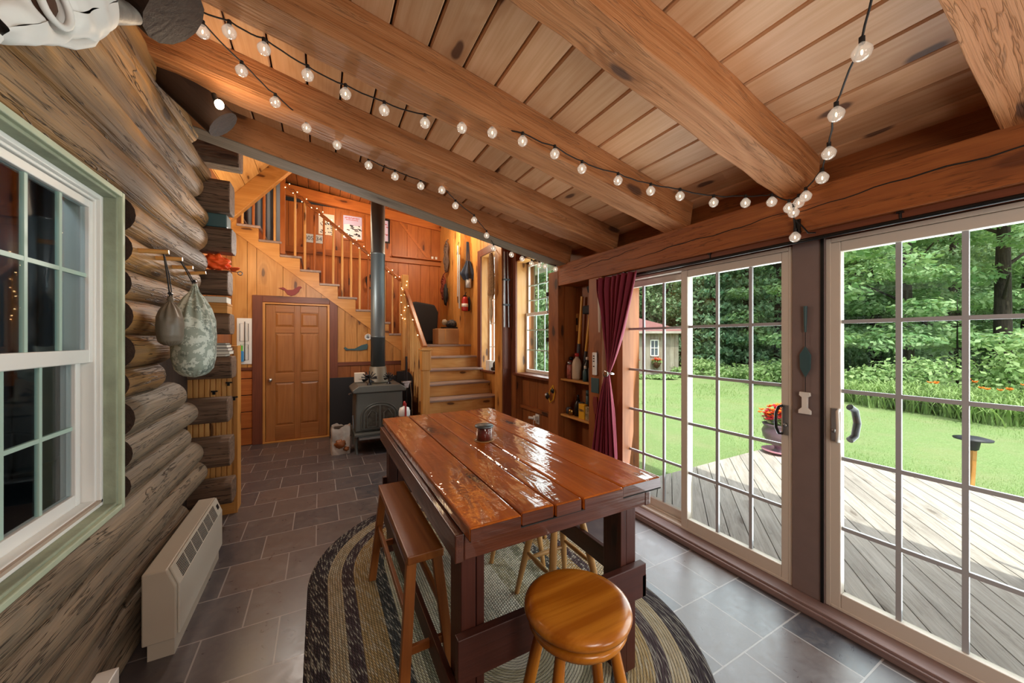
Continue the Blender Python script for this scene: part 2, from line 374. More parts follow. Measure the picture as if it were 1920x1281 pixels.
def bulbm():
    q = NT('lit clear bulb glass'); q.t.nodes.remove(q.b)
    tr = q.n('BsdfTransparent', None, Color=(1, .95, .9, 1)); gl = q.n('BsdfGlossy', None, Roughness=.03); em = q.n('Emission', None, Color=(1, .80, .62, 1), Strength=.85)
    lw = q.n('LayerWeight', None, Blend=.35); a = q.n('MixShader', None, i0=.42, i1=tr.outputs[0], i2=em.outputs[0]); b = q.n('MixShader', None, i0=q.math('MULTIPLY', lw.outputs[1], .6), i1=a.outputs[0], i2=gl.outputs[0])
    q.t.links.new(b.outputs[0], q.o.inputs[0]); return q.m
M['bulbglass'] = bulbm()
M['jarglass'] = glassm('jar glass', (.95, .93, .92, 1), .05)

def tile_mat():
    q = NT('slate tiles'); g = q.n('TexCoord').outputs['Object']
    T = .337
    def brick(c1, c2, mo):
        return q.n('TexBrick', {'offset': .5, 'squash': 1.0}, Vector=q.vadd(g, (-.138+T*10, -.095-.337*3+T*10, 0)), Color1=c1, Color2=c2, Mortar=mo, Scale=1.0, Mortar_Size=.004, Mortar_Smooth=.1, Bias=0.0, Brick_Width=T, Row_Height=.3355)
    br = brick(hx('#414146'), hx('#625550'), hx('#8d8784'))
    n1 = q.noise(g, 2.2, 5, .6).outputs[0]; n2 = q.noise(g, 14, 5, .65, 1).outputs[0]
    col = q.mix(q.rng(n1, .35, .7, 0, .4), br.outputs[0], hx('#45424a'))
    col = q.mix(q.rng(n2, .45, .7, 0, .4), col, hx('#6c625c'))
    col = q.mix(br.outputs['Fac'], col, hx('#8d8784'))
    q.P(Base_Color=col, Roughness=q.rng(n2, .3, .7, .26, .40)); q.b.inputs['Specular IOR Level'].default_value = .75
    h = q.math('SUBTRACT', q.math('MULTIPLY', n2, .5), q.math('MULTIPLY', br.outputs['Fac'], 1.0))
    q.bump(h, .35, .003); return q.m
M['tile'] = tile_mat()

def rug_mat():
    q = NT('braided rug'); g = q.n('Attribute', {'attribute_name': 'gc'}).outputs['Vector']
    sp = q.n('SeparateXYZ', None, Vector=g); u, v = sp.outputs[0], sp.outputs[1]   # u along the braid, v distance from the edge in m
    row = q.math('MULTIPLY', v, 1/.0135)
    fr = q.math('FRACT', row); k = q.math('FLOOR', row)
    ramp = q.n('ValToRGB', {}); cr = ramp.color_ramp; cr.interpolation = 'CONSTANT'
    stops = [(0, '#4a4146'), (.10, '#cdb996'), (.19, '#5c4c50'), (.255, '#c6a876'), (.37, '#4f5150'), (.44, '#dcd6b4'), (.50, '#a3a185'), (.56, '#ded8bc'), (.66, '#c4ba98'), (.76, '#e2dcc6')]
    cr.elements[0].position = 0; cr.elements[0].color = hx(stops[0][1]); cr.elements[1].position = stops[1][0]; cr.elements[1].color = hx(stops[1][1])
    for p, c in stops[2:]: e = cr.elements.new(p); e.color = hx(c)
    q.set(ramp.inputs[0], q.math('DIVIDE', q.math('ADD', q.math('MULTIPLY', k, .0135), .004), 1.0))
    # chevron strands
    a = q.math('ADD', q.math('MULTIPLY', u, 1/.019), q.math('ABSOLUTE', q.math('SUBTRACT', fr, .5)))
    a = q.math('ADD', a, q.math('MULTIPLY', k, .37))
    st = q.math('ABSOLUTE', q.math('SUBTRACT', q.math('FRACT', a), .5))
    st2 = q.math('ABSOLUTE', q.math('SUBTRACT', fr, .5))
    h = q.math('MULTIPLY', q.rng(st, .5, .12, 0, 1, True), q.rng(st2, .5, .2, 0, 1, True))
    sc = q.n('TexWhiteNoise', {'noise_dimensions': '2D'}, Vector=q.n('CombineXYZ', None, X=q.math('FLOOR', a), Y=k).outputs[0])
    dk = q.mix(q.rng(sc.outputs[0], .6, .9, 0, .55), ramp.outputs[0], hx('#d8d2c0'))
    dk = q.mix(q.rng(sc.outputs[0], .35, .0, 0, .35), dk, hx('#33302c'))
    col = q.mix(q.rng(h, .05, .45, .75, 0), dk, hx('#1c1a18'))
    q.P(Base_Color=col, Roughness=.95); q.b.inputs['Specular IOR Level'].default_value = .1
    q.bump(h, .9, .006); return q.m
M['rug'] = rug_mat()

def camo_mat():
    q = NT('digital camouflage nylon'); g = q.n('TexCoord').outputs['Object']
    a = q.noise(g, 22, 4, .7).outputs[0]; b = q.noise(q.vadd(g, (4, 2, 1)), 14, 4, .7).outputs[0]
    c = q.mix(q.rng(a, .50, .53), hx('#8f9a8e'), hx('#c3cbc0')); c = q.mix(q.rng(b, .56, .60), c, hx('#6c7870'))
    q.P(Base_Color=c, Roughness=.5); q.bump(q.noise(g, 18, 3).outputs[0], .4, .006); return q.m
M['camo'] = camo_mat()

def velvet():
    q = NT('burgundy velvet'); q.P(Base_Color=hx('#862c40'), Roughness=.75, Sheen_Weight=.9, Sheen_Roughness=.35, Sheen_Tint=hx('#e9a0b0'))
    return q.m
M['velvet'] = velvet()

def leafm(name, c1, c2, trans=.35):
    q = NT(name); q.t.nodes.remove(q.b); rn = q.n('Attribute', {'attribute_name': 'rnd'}).outputs['Fac']
    c = q.mix(rn, hx(c1), hx(c2)); d = q.n('BsdfDiffuse', None, Color=c); t = q.n('BsdfTranslucent', None, Color=q.mix(.5, c, hx('#a8c468')))
    mx = q.n('MixShader', None, i0=trans, i1=d.outputs[0], i2=t.outputs[0]); q.t.links.new(mx.outputs[0], q.o.inputs[0]); return q.m
M['leaf'] = leafm('maple leaves', '#6a9460', '#a9c494')
M['leaf2'] = leafm('mixed leaves', '#5b7d56', '#a0b890')
M['needle'] = leafm('conifer needles', '#4d7458', '#94b08c', .3)
M['fern'] = leafm('undergrowth leaves', '#7c9f64', '#b2c890')
M['grassb'] = leafm('grass blades', '#7d9a5c', '#a2b97c', .3)
def lawn():
    q = NT('lawn'); g = q.n('TexCoord').outputs['Object']
    n1 = q.noise(g, 1.3, 4, .6).outputs[0]; n2 = q.noise(g, 60, 3, .7).outputs[0]
    c = q.mix(q.rng(n2, .3, .7), hx('#6d8a4e'), hx('#a5bb80')); c = q.mix(q.rng(n1, .45, .7, 0, .5), c, hx('#a4a67c'))
    q.P(Base_Color=c, Roughness=.95); q.b.inputs['Specular IOR Level'].default_value = .1; q.bump(n2, .8, .03); return q.m
M['lawn'] = lawn()
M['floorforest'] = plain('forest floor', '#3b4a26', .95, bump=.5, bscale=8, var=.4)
# ------------------------------------------------------------ floor, ceiling, beams
def zb(x): return 2.36+.2*(2.35-x)          # underside of the rafters
f = MB(); f.box(-1.3, 2.66, -2.3, 7.5, -.12, 0); ST('floor', f, M['tile'])
c = MB(); x = .819-.177*12
while x < 3.3:
    a, b = x+.005, x+.172
    pts = [(a+.006, zb(a)+.2), (b-.006, zb(b)+.2), (b, zb(b)+.208), (b, zb(b)+.23), (a, zb(a)+.23), (a, zb(a)+.208)]
    c.prism(pts, 'y', -2.3, 3.36, g=1); x += .177
ST('ceiling', c, M['ceil'])
c = MB(); c.prism([(-1.35, zb(-1.35)+.225), (3.32, zb(3.32)+.225), (3.32, zb(3.32)+.30), (-1.35, zb(-1.35)+.30)], 'y', -2.35, 3.40); ST('roof', c, M['logend'])
rl = [(3.16, 3.36, 'end rafter with a weathered grey underside, above the stove pipe side of the sunroom', .005),
      (2.45, 2.64, 'long rough-sawn rafter, second one counting from the staircase', .006),
      (1.71, 1.90, 'rough-sawn rafter in the middle of the ceiling, a pale smooth underside', .004),
      (.94, 1.11, 'knotty rafter with swirling grain that ends just above the bulb cluster', .009),
      (.12, .335, 'pale wide rafter at the corner above the second glass door', .005)]
for i, (y0, y1, lab, j) in enumerate(rl):
    b = MB(); xa, xb = -1.05, 2.43; ym = (y0+y1)/2
    b.beam((xa, ym, zb(xa)+.101), (xb, ym, zb(xb)+.101), y1-y0, .2, n=26, jit=j*.5)
    rf_ = b.build('rafter', M['beam'], label=lab, cat='ceiling beam', bevel=.006)
    if i == 0: b = MB(); b.beam((xa, ym+.004, zb(xa)-.004), (xb, ym+.004, zb(xb)-.004), y1-y0-.012, .008, n=26, jit=.001); b.build('grey_underside', M['greybeam'], rf_)
b = MB(); b.beam((2.47, -1.6, 2.245), (2.47, 3.33, 2.245), .21, .235, n=24, jit=.002)
hb_m = b.build('header_beam', M['header'], label='long cracked reddish header beam running above the sliding glass doors', cat='ceiling beam', bevel=.006)
m = MB()
for (ya, yb, za, zb_2, r_) in ((-.2, 1.15, 2.285, 2.245, .0035), (.9, 2.35, 2.262, 2.215, .003), (2.1, 3.1, 2.30, 2.25, .0025)):
    m.tube([(2.3645, ya+(yb-ya)*i/24, za+(zb_2-za)*i/24+.006*math.sin(i*.55)+.004*math.sin(i*1.7)) for i in range(25)], [max(.0004, r_*math.sin(PI*i/24)**.6) for i in range(25)], 6)
m.build('drying_crack', M['slot'], hb_m)
t = MB(); t.box(2.40, 2.60, -1.6, 2.62, 2.09, 2.128); ST('trim_shade', t, M['trim'])  # dark board colour stands in for the shadow gap under the header
# short blocking boards between rafters on top of the header beam
t = MB(); t.box(2.52, 2.55, -1.6, 3.3, 2.36, 2.56); ST('wall_frieze', t, M['header'])
# old cabin rafter tails, round logs pointing down and out
for (y, lab, r_) in ((1.86, 'dark round log rafter tail beside the white skull', .125), (2.66, 'dark round log rafter tail ending beside the bright bulb', .095)):
    b = MB(); e = Vector((-.50, y, 2.79)); d = Vector((1, 0, -.94)).normalized()
    p = [e-d*(1.3-.13*i) for i in range(11)]; b.tube(p, [r_*(1+.07*noise.noise(Vector((i*.7, y, 1)))) for i in range(11)], 14, mcap=1)
    b.build('rafter_tail', [M['logend'], M['logend']], label=lab, cat='log')
# plates and boards over the log wall
t = MB()
for k in range(7): t.box(-1.04, -1.00, -1.0+k*.75, -1.0+k*.75+.74, 2.7, 3.35, g=1)
ST('wall_gable', t, M['pinebrown'])
# ------------------------------------------------------------ log wall
wl = sthing('wall_left')
t = MB()
for bx in ((-.97, -.90, -2.3, 1.12, 0, 3.3), (-.97, -.90, 2.30, 3.62, 0, 3.3), (-.97, -.90, 1.12, 2.30, 0, .74), (-.97, -.90, 1.12, 2.30, 2.2, 3.3)): t.box(*bx)
ST('chinking', t, M['logend'], wl)
def log(y0, y1, z, r0, mat, x=-.855, seed=0, flat0=False, round1=True, parent=wl):
    n = max(6, int((y1-y0)/.09)); path, rs = [], []
    for i in range(n+1):
        y = y0+(y1-y0)*i/n; rr = r0*(1+.10*noise.noise(Vector((y*1.9, z*7, seed)))+.04*noise.noise(Vector((y*6, z*3, seed+5))))
        path.append((x+.010*noise.noise(Vector((y*1.3, seed, z))), y, z+.012*noise.noise(Vector((y*1.1, z, seed+9))))); rs.append(rr)
    if round1:
        path += [(x, y1+.035, z), (x, y1+.06, z)]; rs += [rs[-1]*.82, rs[-1]*.45]
    m = MB(); m.tube(path, rs, 20, mcap=1)
    return ST('log', m, [mat, M['logend']], parent)
SP = .158
zs = [.765-.079-SP*i for i in range(5)]
for i, z in enumerate(zs): log(-.9, (3.42, 3.5, 3.1, 3.35, 3.3)[i], z, (.09, .086, .084, .084, .084)[i], M['loglow'], seed=i, x=(-.845, -.84, -.85, -.86, -.87)[i])
ends = [3.22, 3.34, 3.05, 2.76, 2.83, 3.28, 3.42, 3.38, 3.5]
for i in range(9):
    z = .765+.079+SP*i
    log(2.315, ends[i], z, .086 + .008*((i*7) % 3-1), M['loglow'] if i < 3 else M['log'], seed=20+i)
for i, (z, r0, y1) in enumerate([(2.282, .110, 3.46), (2.475, .104, 3.56), (2.66, .097, 3.44), (2.83, .09, 3.64), (2.99, .082, 3.3)]):
    log(-.9, y1, z, r0, M['log'], seed=40+i, x=-.86+.004*i)
# corner logs crossing the wall
zst = [(.202, .386), (.506, .733), (.862, 1.054), (1.213, 1.389), (1.569, 1.736), (1.89, 2.083), (2.228, 2.425), (2.55, 2.807), (2.93, 3.16)]
for i, (z0, z1) in enumerate(zst):
    h = z1-z0; zc = (z0+z1)/2; m = MB(); xe = -.625-.012*(i % 3)+(.07 if i == 8 else 0); ch = .03
    poly = [(3.60+ch, z0), (3.80-ch, z0), (3.80, z0+ch), (3.80, z1-ch), (3.80-ch, z1), (3.60+ch, z1), (3.60, z1-ch), (3.60, z0+ch)]
    nseg = 6
    for k in range(1): m.prism(poly, 'x', -1.3, xe, g=0)
    ST('corner_log', m, M['stub'], wl, bevel=.008)
# recess behind the corner and the cabin wall beyond
t = MB(); t.box(-1.30, -1.1, 3.62, 7.5, 0, 4.8); ST('wall_cabin', t, M['pinebrown'])
# ------------------------------------------------------------ window 1 in the log wall
M['sillpaint'] = plain('pinkish beige sill', '#b5a08f', .5)
w1 = sthing('window_1')
Y0, Y1, Z0, Z1 = 1.14, 2.262, .785, 2.172
def frame(name, x0, x1, y0, y1, z0, z1, w_, mat, par, bev=.004, wb=None, bot=True):
    wb = wb or w_; m = MB()
    m.box(x0, x1, y0, y0+w_, z0, z1); m.box(x0, x1, y1-w_, y1, z0, z1); m.box(x0, x1, y0+w_, y1-w_, z1-w_, z1)
    if bot: m.box(x0, x1, y0+w_, y1-w_, z0, z0+wb)
    return ST(name, m, mat, par, bevel=bev)
frame('trim', -.835, -.785, Y0-.025, Y1+.022, Z0-.022, Z1+.022, .024, M['mint'], w1)
frame('reveal', -.90, -.80, Y0, Y1, Z0, Z1, .014, M['mint2'], w1)
frame('window_frame', -.90, -.842, Y0+.014, Y1-.014, Z0+.014, Z1-.014, .020, M['white'], w1)
frame('window_frame', -.96, -.855, Y0+.034, Y1-.034, Z0+.034, Z1-.034, .012, M['white'], w1)
t = MB(); t.box(-.93, -.842, Y0+.02, Y1-.02, Z0+.03, Z0+.042); ST('window_sill', t, M['sillpaint'], w1)
def sash(par, x, y0, y1, z0, z1, st, ys, zs_, frm, mun, th=.03, gl='glass', name='sash', rb=None, mw=.016):
    rb = rb or st; m = MB()
    m.box(x-th/2, x+th/2, y0, y0+st, z0, z1); m.box(x-th/2, x+th/2, y1-st, y1, z0, z1)
    m.box(x-th/2, x+th/2, y0+st, y1-st, z1-st, z1); m.box(x-th/2, x+th/2, y0+st, y1-st, z0, z0+rb)
    o = ST(name, m, frm, par, bevel=.003)
    m = MB()
    for y in ys: m.box(x-.006, x+.006, y-mw/2, y+mw/2, z0+rb, z1-st)
    for z in zs_: m.box(x-.0055, x+.0055, y0+st, y1-st, z-mw/2, z+mw/2)
    ST('muntins', m, mun, o if name == 'sash' and par.parent is None else par)
    m = MB(); m.box(x-.002, x+.002, y0+st, y1-st, z0+rb, z1-st); ST('pane', m, M[gl], o if par.parent is None else par)
    return o
M['muntmint'] = plain('pale mint muntins', '#a9c4b8', .4)
sash(w1, -.878, Y0+.05, Y1-.038, 1.43, Z1-.05, .032, [1.29, 1.47, 1.655, 1.837, 2.021], [1.80], M['white'], M['muntmint'], gl='glassold', rb=.055)
sash(w1, -.912, Y0+.05, Y1-.050, Z0+.045, 1.46, .035, [1.29, 1.46, 1.63, 1.80, 1.984], [1.157], M['white'], M['muntmint'], gl='glassold', rb=.05)
# the dim cabin room seen through it
t = MB()
for bx in ((-3.2, -.97, -.2, -.1, 0, 2.9), (-3.2, -1.32, 4.9, 5.0, 0, 2.9), (-3.3, -3.2, -.2, 5.0, 0, 2.9), (-3.2, -1.0, -.2, 3.6, 2.8, 2.9), (-3.2, -1.32, 3.6, 5.0, 2.8, 2.9), (-3.2, -.97, -.2, 3.6, 0, .05), (-3.2, -1.32, 3.6, 5.0, 0, .05)): t.box(*bx)
ST('wall_cabin_room', t, M['dim'])
light('fill_cabin_room', 'POINT', (-1.15, 1.7, 2.45), 5, (.78, .9, 1), .05)  # unseen fill added to lighten the view through the old panes
m = MB(); m.grid(lambda u, v: (-1.52+.02*math.sin(u*70), 2.2+u*2.2, .75+v*1.95), 110, 2)
m.build('cabin_curtain', M['greycurt'], label='pale grey curtain hanging inside the dark cabin room behind the old window', cat='curtain', solid=.004)
# ------------------------------------------------------------ boards helper
def boards(par, plane, c0, c1, z0, z1, at, w_, mat, th=.02, sgn=-1, top=None, name='boards', gap=.004, jitter=.25, horiz=False):
    """vertical (or horizontal) boards on a wall plane; top(c) may give a slanted upper edge"""
    m = MB()
    if horiz:
        z = z0
        while z < z1-1e-4:
            zz = min(z+w_, z1); a, b = sorted((at, at+sgn*th))
            m.box(*((a, b, c0, c1, z+gap/2, zz-gap/2) if plane == 'x' else (c0, c1, a, b, z+gap/2, zz-gap/2))); z = zz
    else:
        c = c0
        while c < c1-1e-4:
            e = min(c+w_*(1+R.uniform(-jitter, jitter)), c1)
            if c1-e < w_*.3: e = c1
            a, b = sorted((at, at+sgn*th)); l, r_ = c+gap/2, e-gap/2
            tl, tr = (top(l), top(r_)) if top else (z1, z1)
            if max(tl, tr) > z0+.01:
                if tl < z0 or tr < z0: tl = max(tl, z0+.001); tr = max(tr, z0+.001)
                poly = [(l, z0), (r_, z0), (r_, tr), (l, tl)]
                m.prism(poly, plane, a, b, g=2)
            c = e
    return ST(name, m, mat, par, bevel=.002, bseg=1)
# ------------------------------------------------------------ right wall (windows 2, 3) and glass door wall
wr = sthing('wall_right')
m = MB()
for bx in ((2.62, 2.75, 2.50, 3.40, 0, 2.36),                         # behind niche
           (2.60, 2.75, 3.40, 4.46, 0, 1.03), (2.60, 2.75, 3.30, 4.46, 2.62, 4.4),
           (2.47, 2.75, 4.46, 5.10, 0, 4.4), (2.47, 2.75, 5.10, 5.70, 0, 1.0), (2.47, 2.75, 5.10, 5.70, 2.96, 4.4), (2.47, 2.75, 5.70, 7.5, 0, 4.4),
           (2.60, 2.75, -2.3, -1.55, 0, 2.4), (2.56, 2.75, -2.3, 3.4, 2.12, 2.45), (2.50, 2.75, 3.36, 3.5, 2.2, 4.4)): m.box(*bx)
ST('framing', m, M['pinebrown'], wr)
boards(wr, 'x', 4.46, 5.12, 0, 4.0, 2.47, .14, M['pinebrown'])
boards(wr, 'x', 5.70, 7.40, 1.0, 4.2, 2.47, .16, M['pine'])
boards(wr, 'x', 5.12, 5.70, 0, 1.0, 2.47, .16, M['pine'])
boards(wr, 'x', 3.50, 4.46, 0, .56, 2.60, .24, M['pinebrown'], th=.04)
boards(wr, 'x', 3.50, 4.46, .60, 1.0, 2.60, .24, M['pinebrown'], th=.04)
boards(wr, 'x', 5.10, 5.72, 2.96, 4.2, 2.47, .16, M['pine'])
m = MB(); m.box(2.52, 2.60, 3.50, 4.46, .555, .605, g=1); ST('rail', m, M['pinebrown'], wr, bevel=.004)
for (y0, y1, x0, z0, z1, mt, nm) in ((3.31, 3.50, 2.36, 0, 2.30, 'pinebrown', 'post'), (2.61, 2.79, 2.37, 0, 2.13, 'pinebrown', 'post'), (4.61, 4.83, 2.30, 0, 3.6, 'pine', 'post')):
    m = MB(); m.box(x0, 2.55 if x0 > 2.32 else 2.47, y0, y1, z0, z1); ST(nm, m, M[mt], wr, bevel=.006)
m = MB(); m.box(2.315, 2.468, 4.595, 4.61, 0, 3.6); m.box(2.33, 2.45, 4.585, 4.595, 1.1, 3.6); ST('dark_board', m, M['trim'], wr, bevel=.003)
m = MB(); m.box(2.262, 2.47, 6.20, 7.42, 1.436, 4.0); ST('landing_wall', m, M['pinebrown'], wr)
boards(wr, 'x', 6.20, 7.41, 1.436, 4.0, 2.262, .16, M['pine'])
boards(wr, 'y', 2.242, 2.468, 1.25, 4.0, 6.20, .115, M['pine'])
# niche between the posts
m = MB(); m.box(2.60, 2.62, 2.79, 3.31, 0, 2.14, r=.3); m.box(2.44, 2.60, 3.29, 3.312, 0, 2.14); m.box(2.38, 2.60, 2.788, 2.806, 0, 2.14); ST('niche_back', m, M['pinebrown'], wr)
for z in (1.068, .672, .25):
    m = MB(); m.box(2.385, 2.60, 2.806, 3.295, z, z+.022, g=1); ST('shelf', m, M['pine'], wr, bevel=.003)
m = MB(); m.box(2.48, 2.62, 2.45, 2.61, 0, 2.13); ST('post', m, M['pinebrown'], wr)
# window 2 (big sash pair) and window 3 (narrow)
w2 = sthing('window_2')
frame('jamb', 2.47, 2.64, 3.50, 4.475, 1.03, 2.64, .02, M['pinelight'], w2)
m = MB(); m.box(2.42, 2.64, 3.48, 4.50, 1.02, 1.055, g=1); ST('window_sill', m, M['trim'], w2, bevel=.004)
m = MB(); m.box(2.445, 2.475, 4.455, 4.56, 1.03, 2.70); ST('casing', m, M['trim'], w2, bevel=.003)
sash(w2, 2.655, 3.52, 4.455, 1.86, 2.60, .035, [3.77, 3.98, 4.19], [2.08, 2.29], M['dfvinyl'], M['muntmint'])
sash(w2, 2.625, 3.52, 4.455, 1.06, 1.90, .045, [3.77, 3.98, 4.19], [1.376, 1.656], M['white'], M['muntmint'])
w3 = sthing('window_3')
frame('jamb', 2.45, 2.62, 5.10, 5.69, 1.0, 2.96, .02, M['pinelight'], w3)
m = MB(); m.box(2.40, 2.62, 5.10, 5.74, .985, 1.015, g=1); ST('window_sill', m, M['trim'], w3, bevel=.004)
m = MB(); m.box(2.425, 2.45, 5.67, 5.80, 1.0, 3.06); m.box(2.425, 2.45, 5.08, 5.67, 2.94, 3.06); ST('casing', m, M['trim'], w3, bevel=.003)
sash(w3, 2.60, 5.12, 5.67, 1.02, 2.94, .04, [5.30, 5.49], [1.40, 1.80, 2.20, 2.60], M['white'], M['white'])
# ------------------------------------------------------------ glass doors
m = MB(); m.box(2.385, 2.66, -1.6, 2.62, 0, .055, g=1); m.box(2.372, 2.40, -1.6, 2.62, .0, .040, g=1); ST('trim_1', m, M['sillw'], bevel=.008)
pp = thing('door_post', 'wide brown grey post standing between the two sliding glass doors', 'post', (2.55, 1.01, .055))
m = MB(); m.box(2.475, 2.65, .935, 1.092, .055, 2.10); m.build('post_face', M['postgrey'], pp, bevel=.004)
m = MB(); m.box(2.468, 2.476, .938, .952, .06, 2.1); m.build('corner_bead', M['black'], pp)
RZ = [1.624, 1.247, .879, .499]
def pane_set(par, x, y0, y1, z0, z1, st, ys, name, th=.045, bot=.085, top=.055):
    m = MB()
    m.box(x-th/2, x+th/2, y0, y0+st, z0, z1); m.box(x-th/2, x+th/2, y1-st, y1, z0, z1)
    m.box(x-th/2, x+th/2, y0+st, y1-st, z1-top, z1); m.box(x-th/2, x+th/2, y0+st, y1-st, z0, z0+bot)
    o = ST(name, m, M['dfvinyl'], par, bevel=.005)
    m = MB()
    for y in ys: m.box(x-.008, x+.008, y-.010, y+.010, z0+bot, z1-top)
    for z in RZ: m.box(x-.0075, x+.0075, y0+st, y1-st, z-.010, z+.010)
    ST('muntins', m, M['muntin'], o)
    m = MB(); m.box(x-.002, x+.002, y0+st, y1-st, z0+bot, z1-top); ST('pane', m, M['glass'], o)
    return o
def door_frame(par, y0, y1):
    m = MB()
    for (a, b) in ((y0, y0+.022), (y1-.022, y1)): m.box(2.485, 2.64, a, b, .055, 2.085)
    m.box(2.485, 2.64, y0+.022, y1-.022, 2.062, 2.085); m.box(2.485, 2.64, y0+.022, y1-.022, .055, .072); m.box(2.535, 2.545, y0+.022, y1-.022, .072, .085)
    ST('door_frame', m, M['dfvinyl'], par, bevel=.003)
d2 = sthing('door_2')
door_frame(d2, 1.094, 2.55)
o = pane_set(d2, 2.51, 1.10, 1.845, .064, 2.060, .055, [1.5655-.226, 1.5655], 'sliding_panel')
def dhandle(par, y, z, s=1, mt='black', inside=True):
    m = MB(); xx = 2.487
    pts = [(xx-.004, y+.02*s, z+.085), (xx-.035, y+.024*s, z+.08), (xx-.05, y+.03*s, z+.045), (xx-.052, y+.032*s, z), (xx-.05, y+.03*s, z-.045), (xx-.035, y+.024*s, z-.08), (xx-.004, y+.02*s, z-.085)]
    m.tube(pts, .008, 10); m.build('door_handle', M[mt], par)
    m = MB(); m.box(xx-.006, xx, y-.014, y+.014, z-.09, z+.09); m.cyl = m.lathe([(0, 0), (.011, 0), (.011, .012), (0, .012)], (0, 0, 0), 12, mat=Matrix.Translation((xx-.006, y, z-.03)) @ Matrix.Rotation(-PI/2, 4, 'Y')); m.build('latch_plate', M['steel'], par)
dhandle(o, 1.128, 1.04, 1, 'black')
pane_set(d2, 2.575, 1.82, 2.53, .064, 2.060, .05, [2.07, 2.286], 'fixed_panel')
d3 = sthing('door_3')
door_frame(d3, -.62, .935)
o = pane_set(d3, 2.51, .155, .925, .064, 2.060, .055, [.654, .447, .24], 'sliding_panel')
dhandle(o, .895, 1.06, -1, 'dfvinyl')
m = MB(); m.tube([(2.54, .85, 1.16), (2.575, .84, 1.14), (2.59, .835, 1.07), (2.575, .84, 1.0), (2.54, .85, .98)], .017, 10); m.build('outer_handle', M['black'], o)
pane_set(d3, 2.575, -.61, .19, .064, 2.060, .05, [-.1, -.34], 'fixed_panel')
# curtain rod along the header
cr_ = thing('curtain_rod', 'thin black curtain rod running under the header beam above both glass doors', 'curtain rod', (2.40, .9, 2.09))
m = MB(); m.tube([(2.40, -1.5, 2.085), (2.40, 2.64, 2.085)], .011, 12); m.build('rod', M['black'], cr_)
for y in (.62, 1.55, 2.35):
    m = MB(); m.tube([(2.40, y, 2.085), (2.40, y+.001, 2.13)], .005, 8); m.box(2.385, 2.42, y-.012, y+.012, 2.12, 2.127); m.build('bracket', M['black'], cr_)
# ------------------------------------------------------------ back wall, door 1, upper walls, roofs
def stz(x): return 2.15-.75*(x-.13)      # underside line of the upper stringer
wb_ = sthing('wall_back')
m = MB(); m.box(-1.1, -.81, 6.372, 6.45, 0, 2.9); m.box(.22, 1.25, 6.372, 6.45, 0, 1.3); m.box(-.81, .22, 6.40, 6.45, 0, 2.2); ST('framing', m, M['blackm'], wb_)
m = MB(); m.prism([(-1.1, 2.1), (.20, 2.1), (-1.1, 3.07)], 'y', 6.372, 6.44); ST('framing', m, M['blackm'], wb_)
boards(wb_, 'y', -1.10, -.81, 1.12, 3.0, 6.372, .15, M['pine'], top=lambda x: stz(x)+.02)
boards(wb_, 'y', -.81, .23, 2.17, 3.0, 6.372, .26, M['pine'], top=lambda x: stz(x)+.02)
boards(wb_, 'y', .23, 1.27, 1.16, 3.0, 6.372, .15, M['pine'], top=lambda x: stz(x)+.02)
boards(wb_, 'y', -1.10, -.81, 0, 1.08, 6.372, .24, M['pinered'], horiz=True, gap=.012)
boards(wb_, 'y', .23, 1.27, 0, 1.1, 6.372, .2, M['pinebrown'])
m = MB(); m.box(-1.10, -.81, 6.33, 6.372, 1.08, 1.12, g=0); m.box(.23, 1.27, 6.335, 6.372, 1.10, 1.16, g=0); ST('rail', m, M['trim'], wb_, bevel=.003)
t = MB(); t.box(-.86, -.735, 6.325, 6.38, 0, 2.17); t.box(.135, .25, 6.325, 6.38, 0, 2.17); t.box(-.735, .135, 6.325, 6.38, 2.075, 2.17); ST('trim_3', t, M['trim'], bevel=.004)
d1 = sthing('door_1')
m = MB(); m.box(-.735, -.705, 6.315, 6.39, 0, 2.07); m.box(.105, .135, 6.315, 6.39, 0, 2.07); m.box(-.705, .105, 6.315, 6.39, 2.045, 2.07); m.box(-.735, .135, 6.30, 6.39, 0, .018, g=0); ST('door_jamb', m, M['pine'], d1, bevel=.003)
m = MB(); X0, X1 = -.70, .10; y0, y1 = 6.345, 6.375
xm = [(X0, X0+.115), (X0+.36, X0+.44), (X1-.115, X1)]
for a, b in xm: m.box(a, b, y0, y1, .02, 2.04)
zr = [(.02, .24), (.88, 1.02), (1.62, 1.71), (1.93, 2.04)]
for a, b in zr:
    m.box(X0+.115, X0+.36, y0+.0005, y1, a, b, g=0); m.box(X0+.44, X1-.115, y0+.0005, y1, a, b, g=0)
dl = ST('door_leaf', m, M['doorw'], d1, bevel=.004)
for a, b in ((X0+.115, X0+.36), (X0+.44, X1-.115)):
    for za, zc in ((.24, .88), (1.02, 1.62), (1.71, 1.93)):
        m = MB(); r_ = R.random(); m.box(a, b, y0+.014, y1-.004, za, zc, g=2, r=r_)
        k = .035; vs = [(a+.008, y0+.014, za+.008), (b-.008, y0+.014, za+.008), (b-.008, y0+.014, zc-.008), (a+.008, y0+.014, zc-.008), (a+k, y0+.003, za+k), (b-k, y0+.003, za+k), (b-k, y0+.003, zc-k), (a+k, y0+.003, zc-k)]
        m.add(vs, [(4, 5, 6, 7), (0, 1, 5, 4), (1, 2, 6, 5), (2, 3, 7, 6), (3, 0, 4, 7)], [(v[2], v[0], v[1]) for v in vs], r=r_); ST('door_panel', m, M['doorw'], dl)
m = MB(); m.lathe([(0, 0), (.03, 0), (.03, .008), (.011, .012), (.011, .03), (.026, .042), (.029, .055), (.02, .068), (0, .07)], (0, 0, 0), 18, mat=Matrix.Translation((-.645, 6.345, .93)) @ Matrix.Rotation(PI/2, 4, 'X')); ST('door_knob', m, M['chrome'], dl)
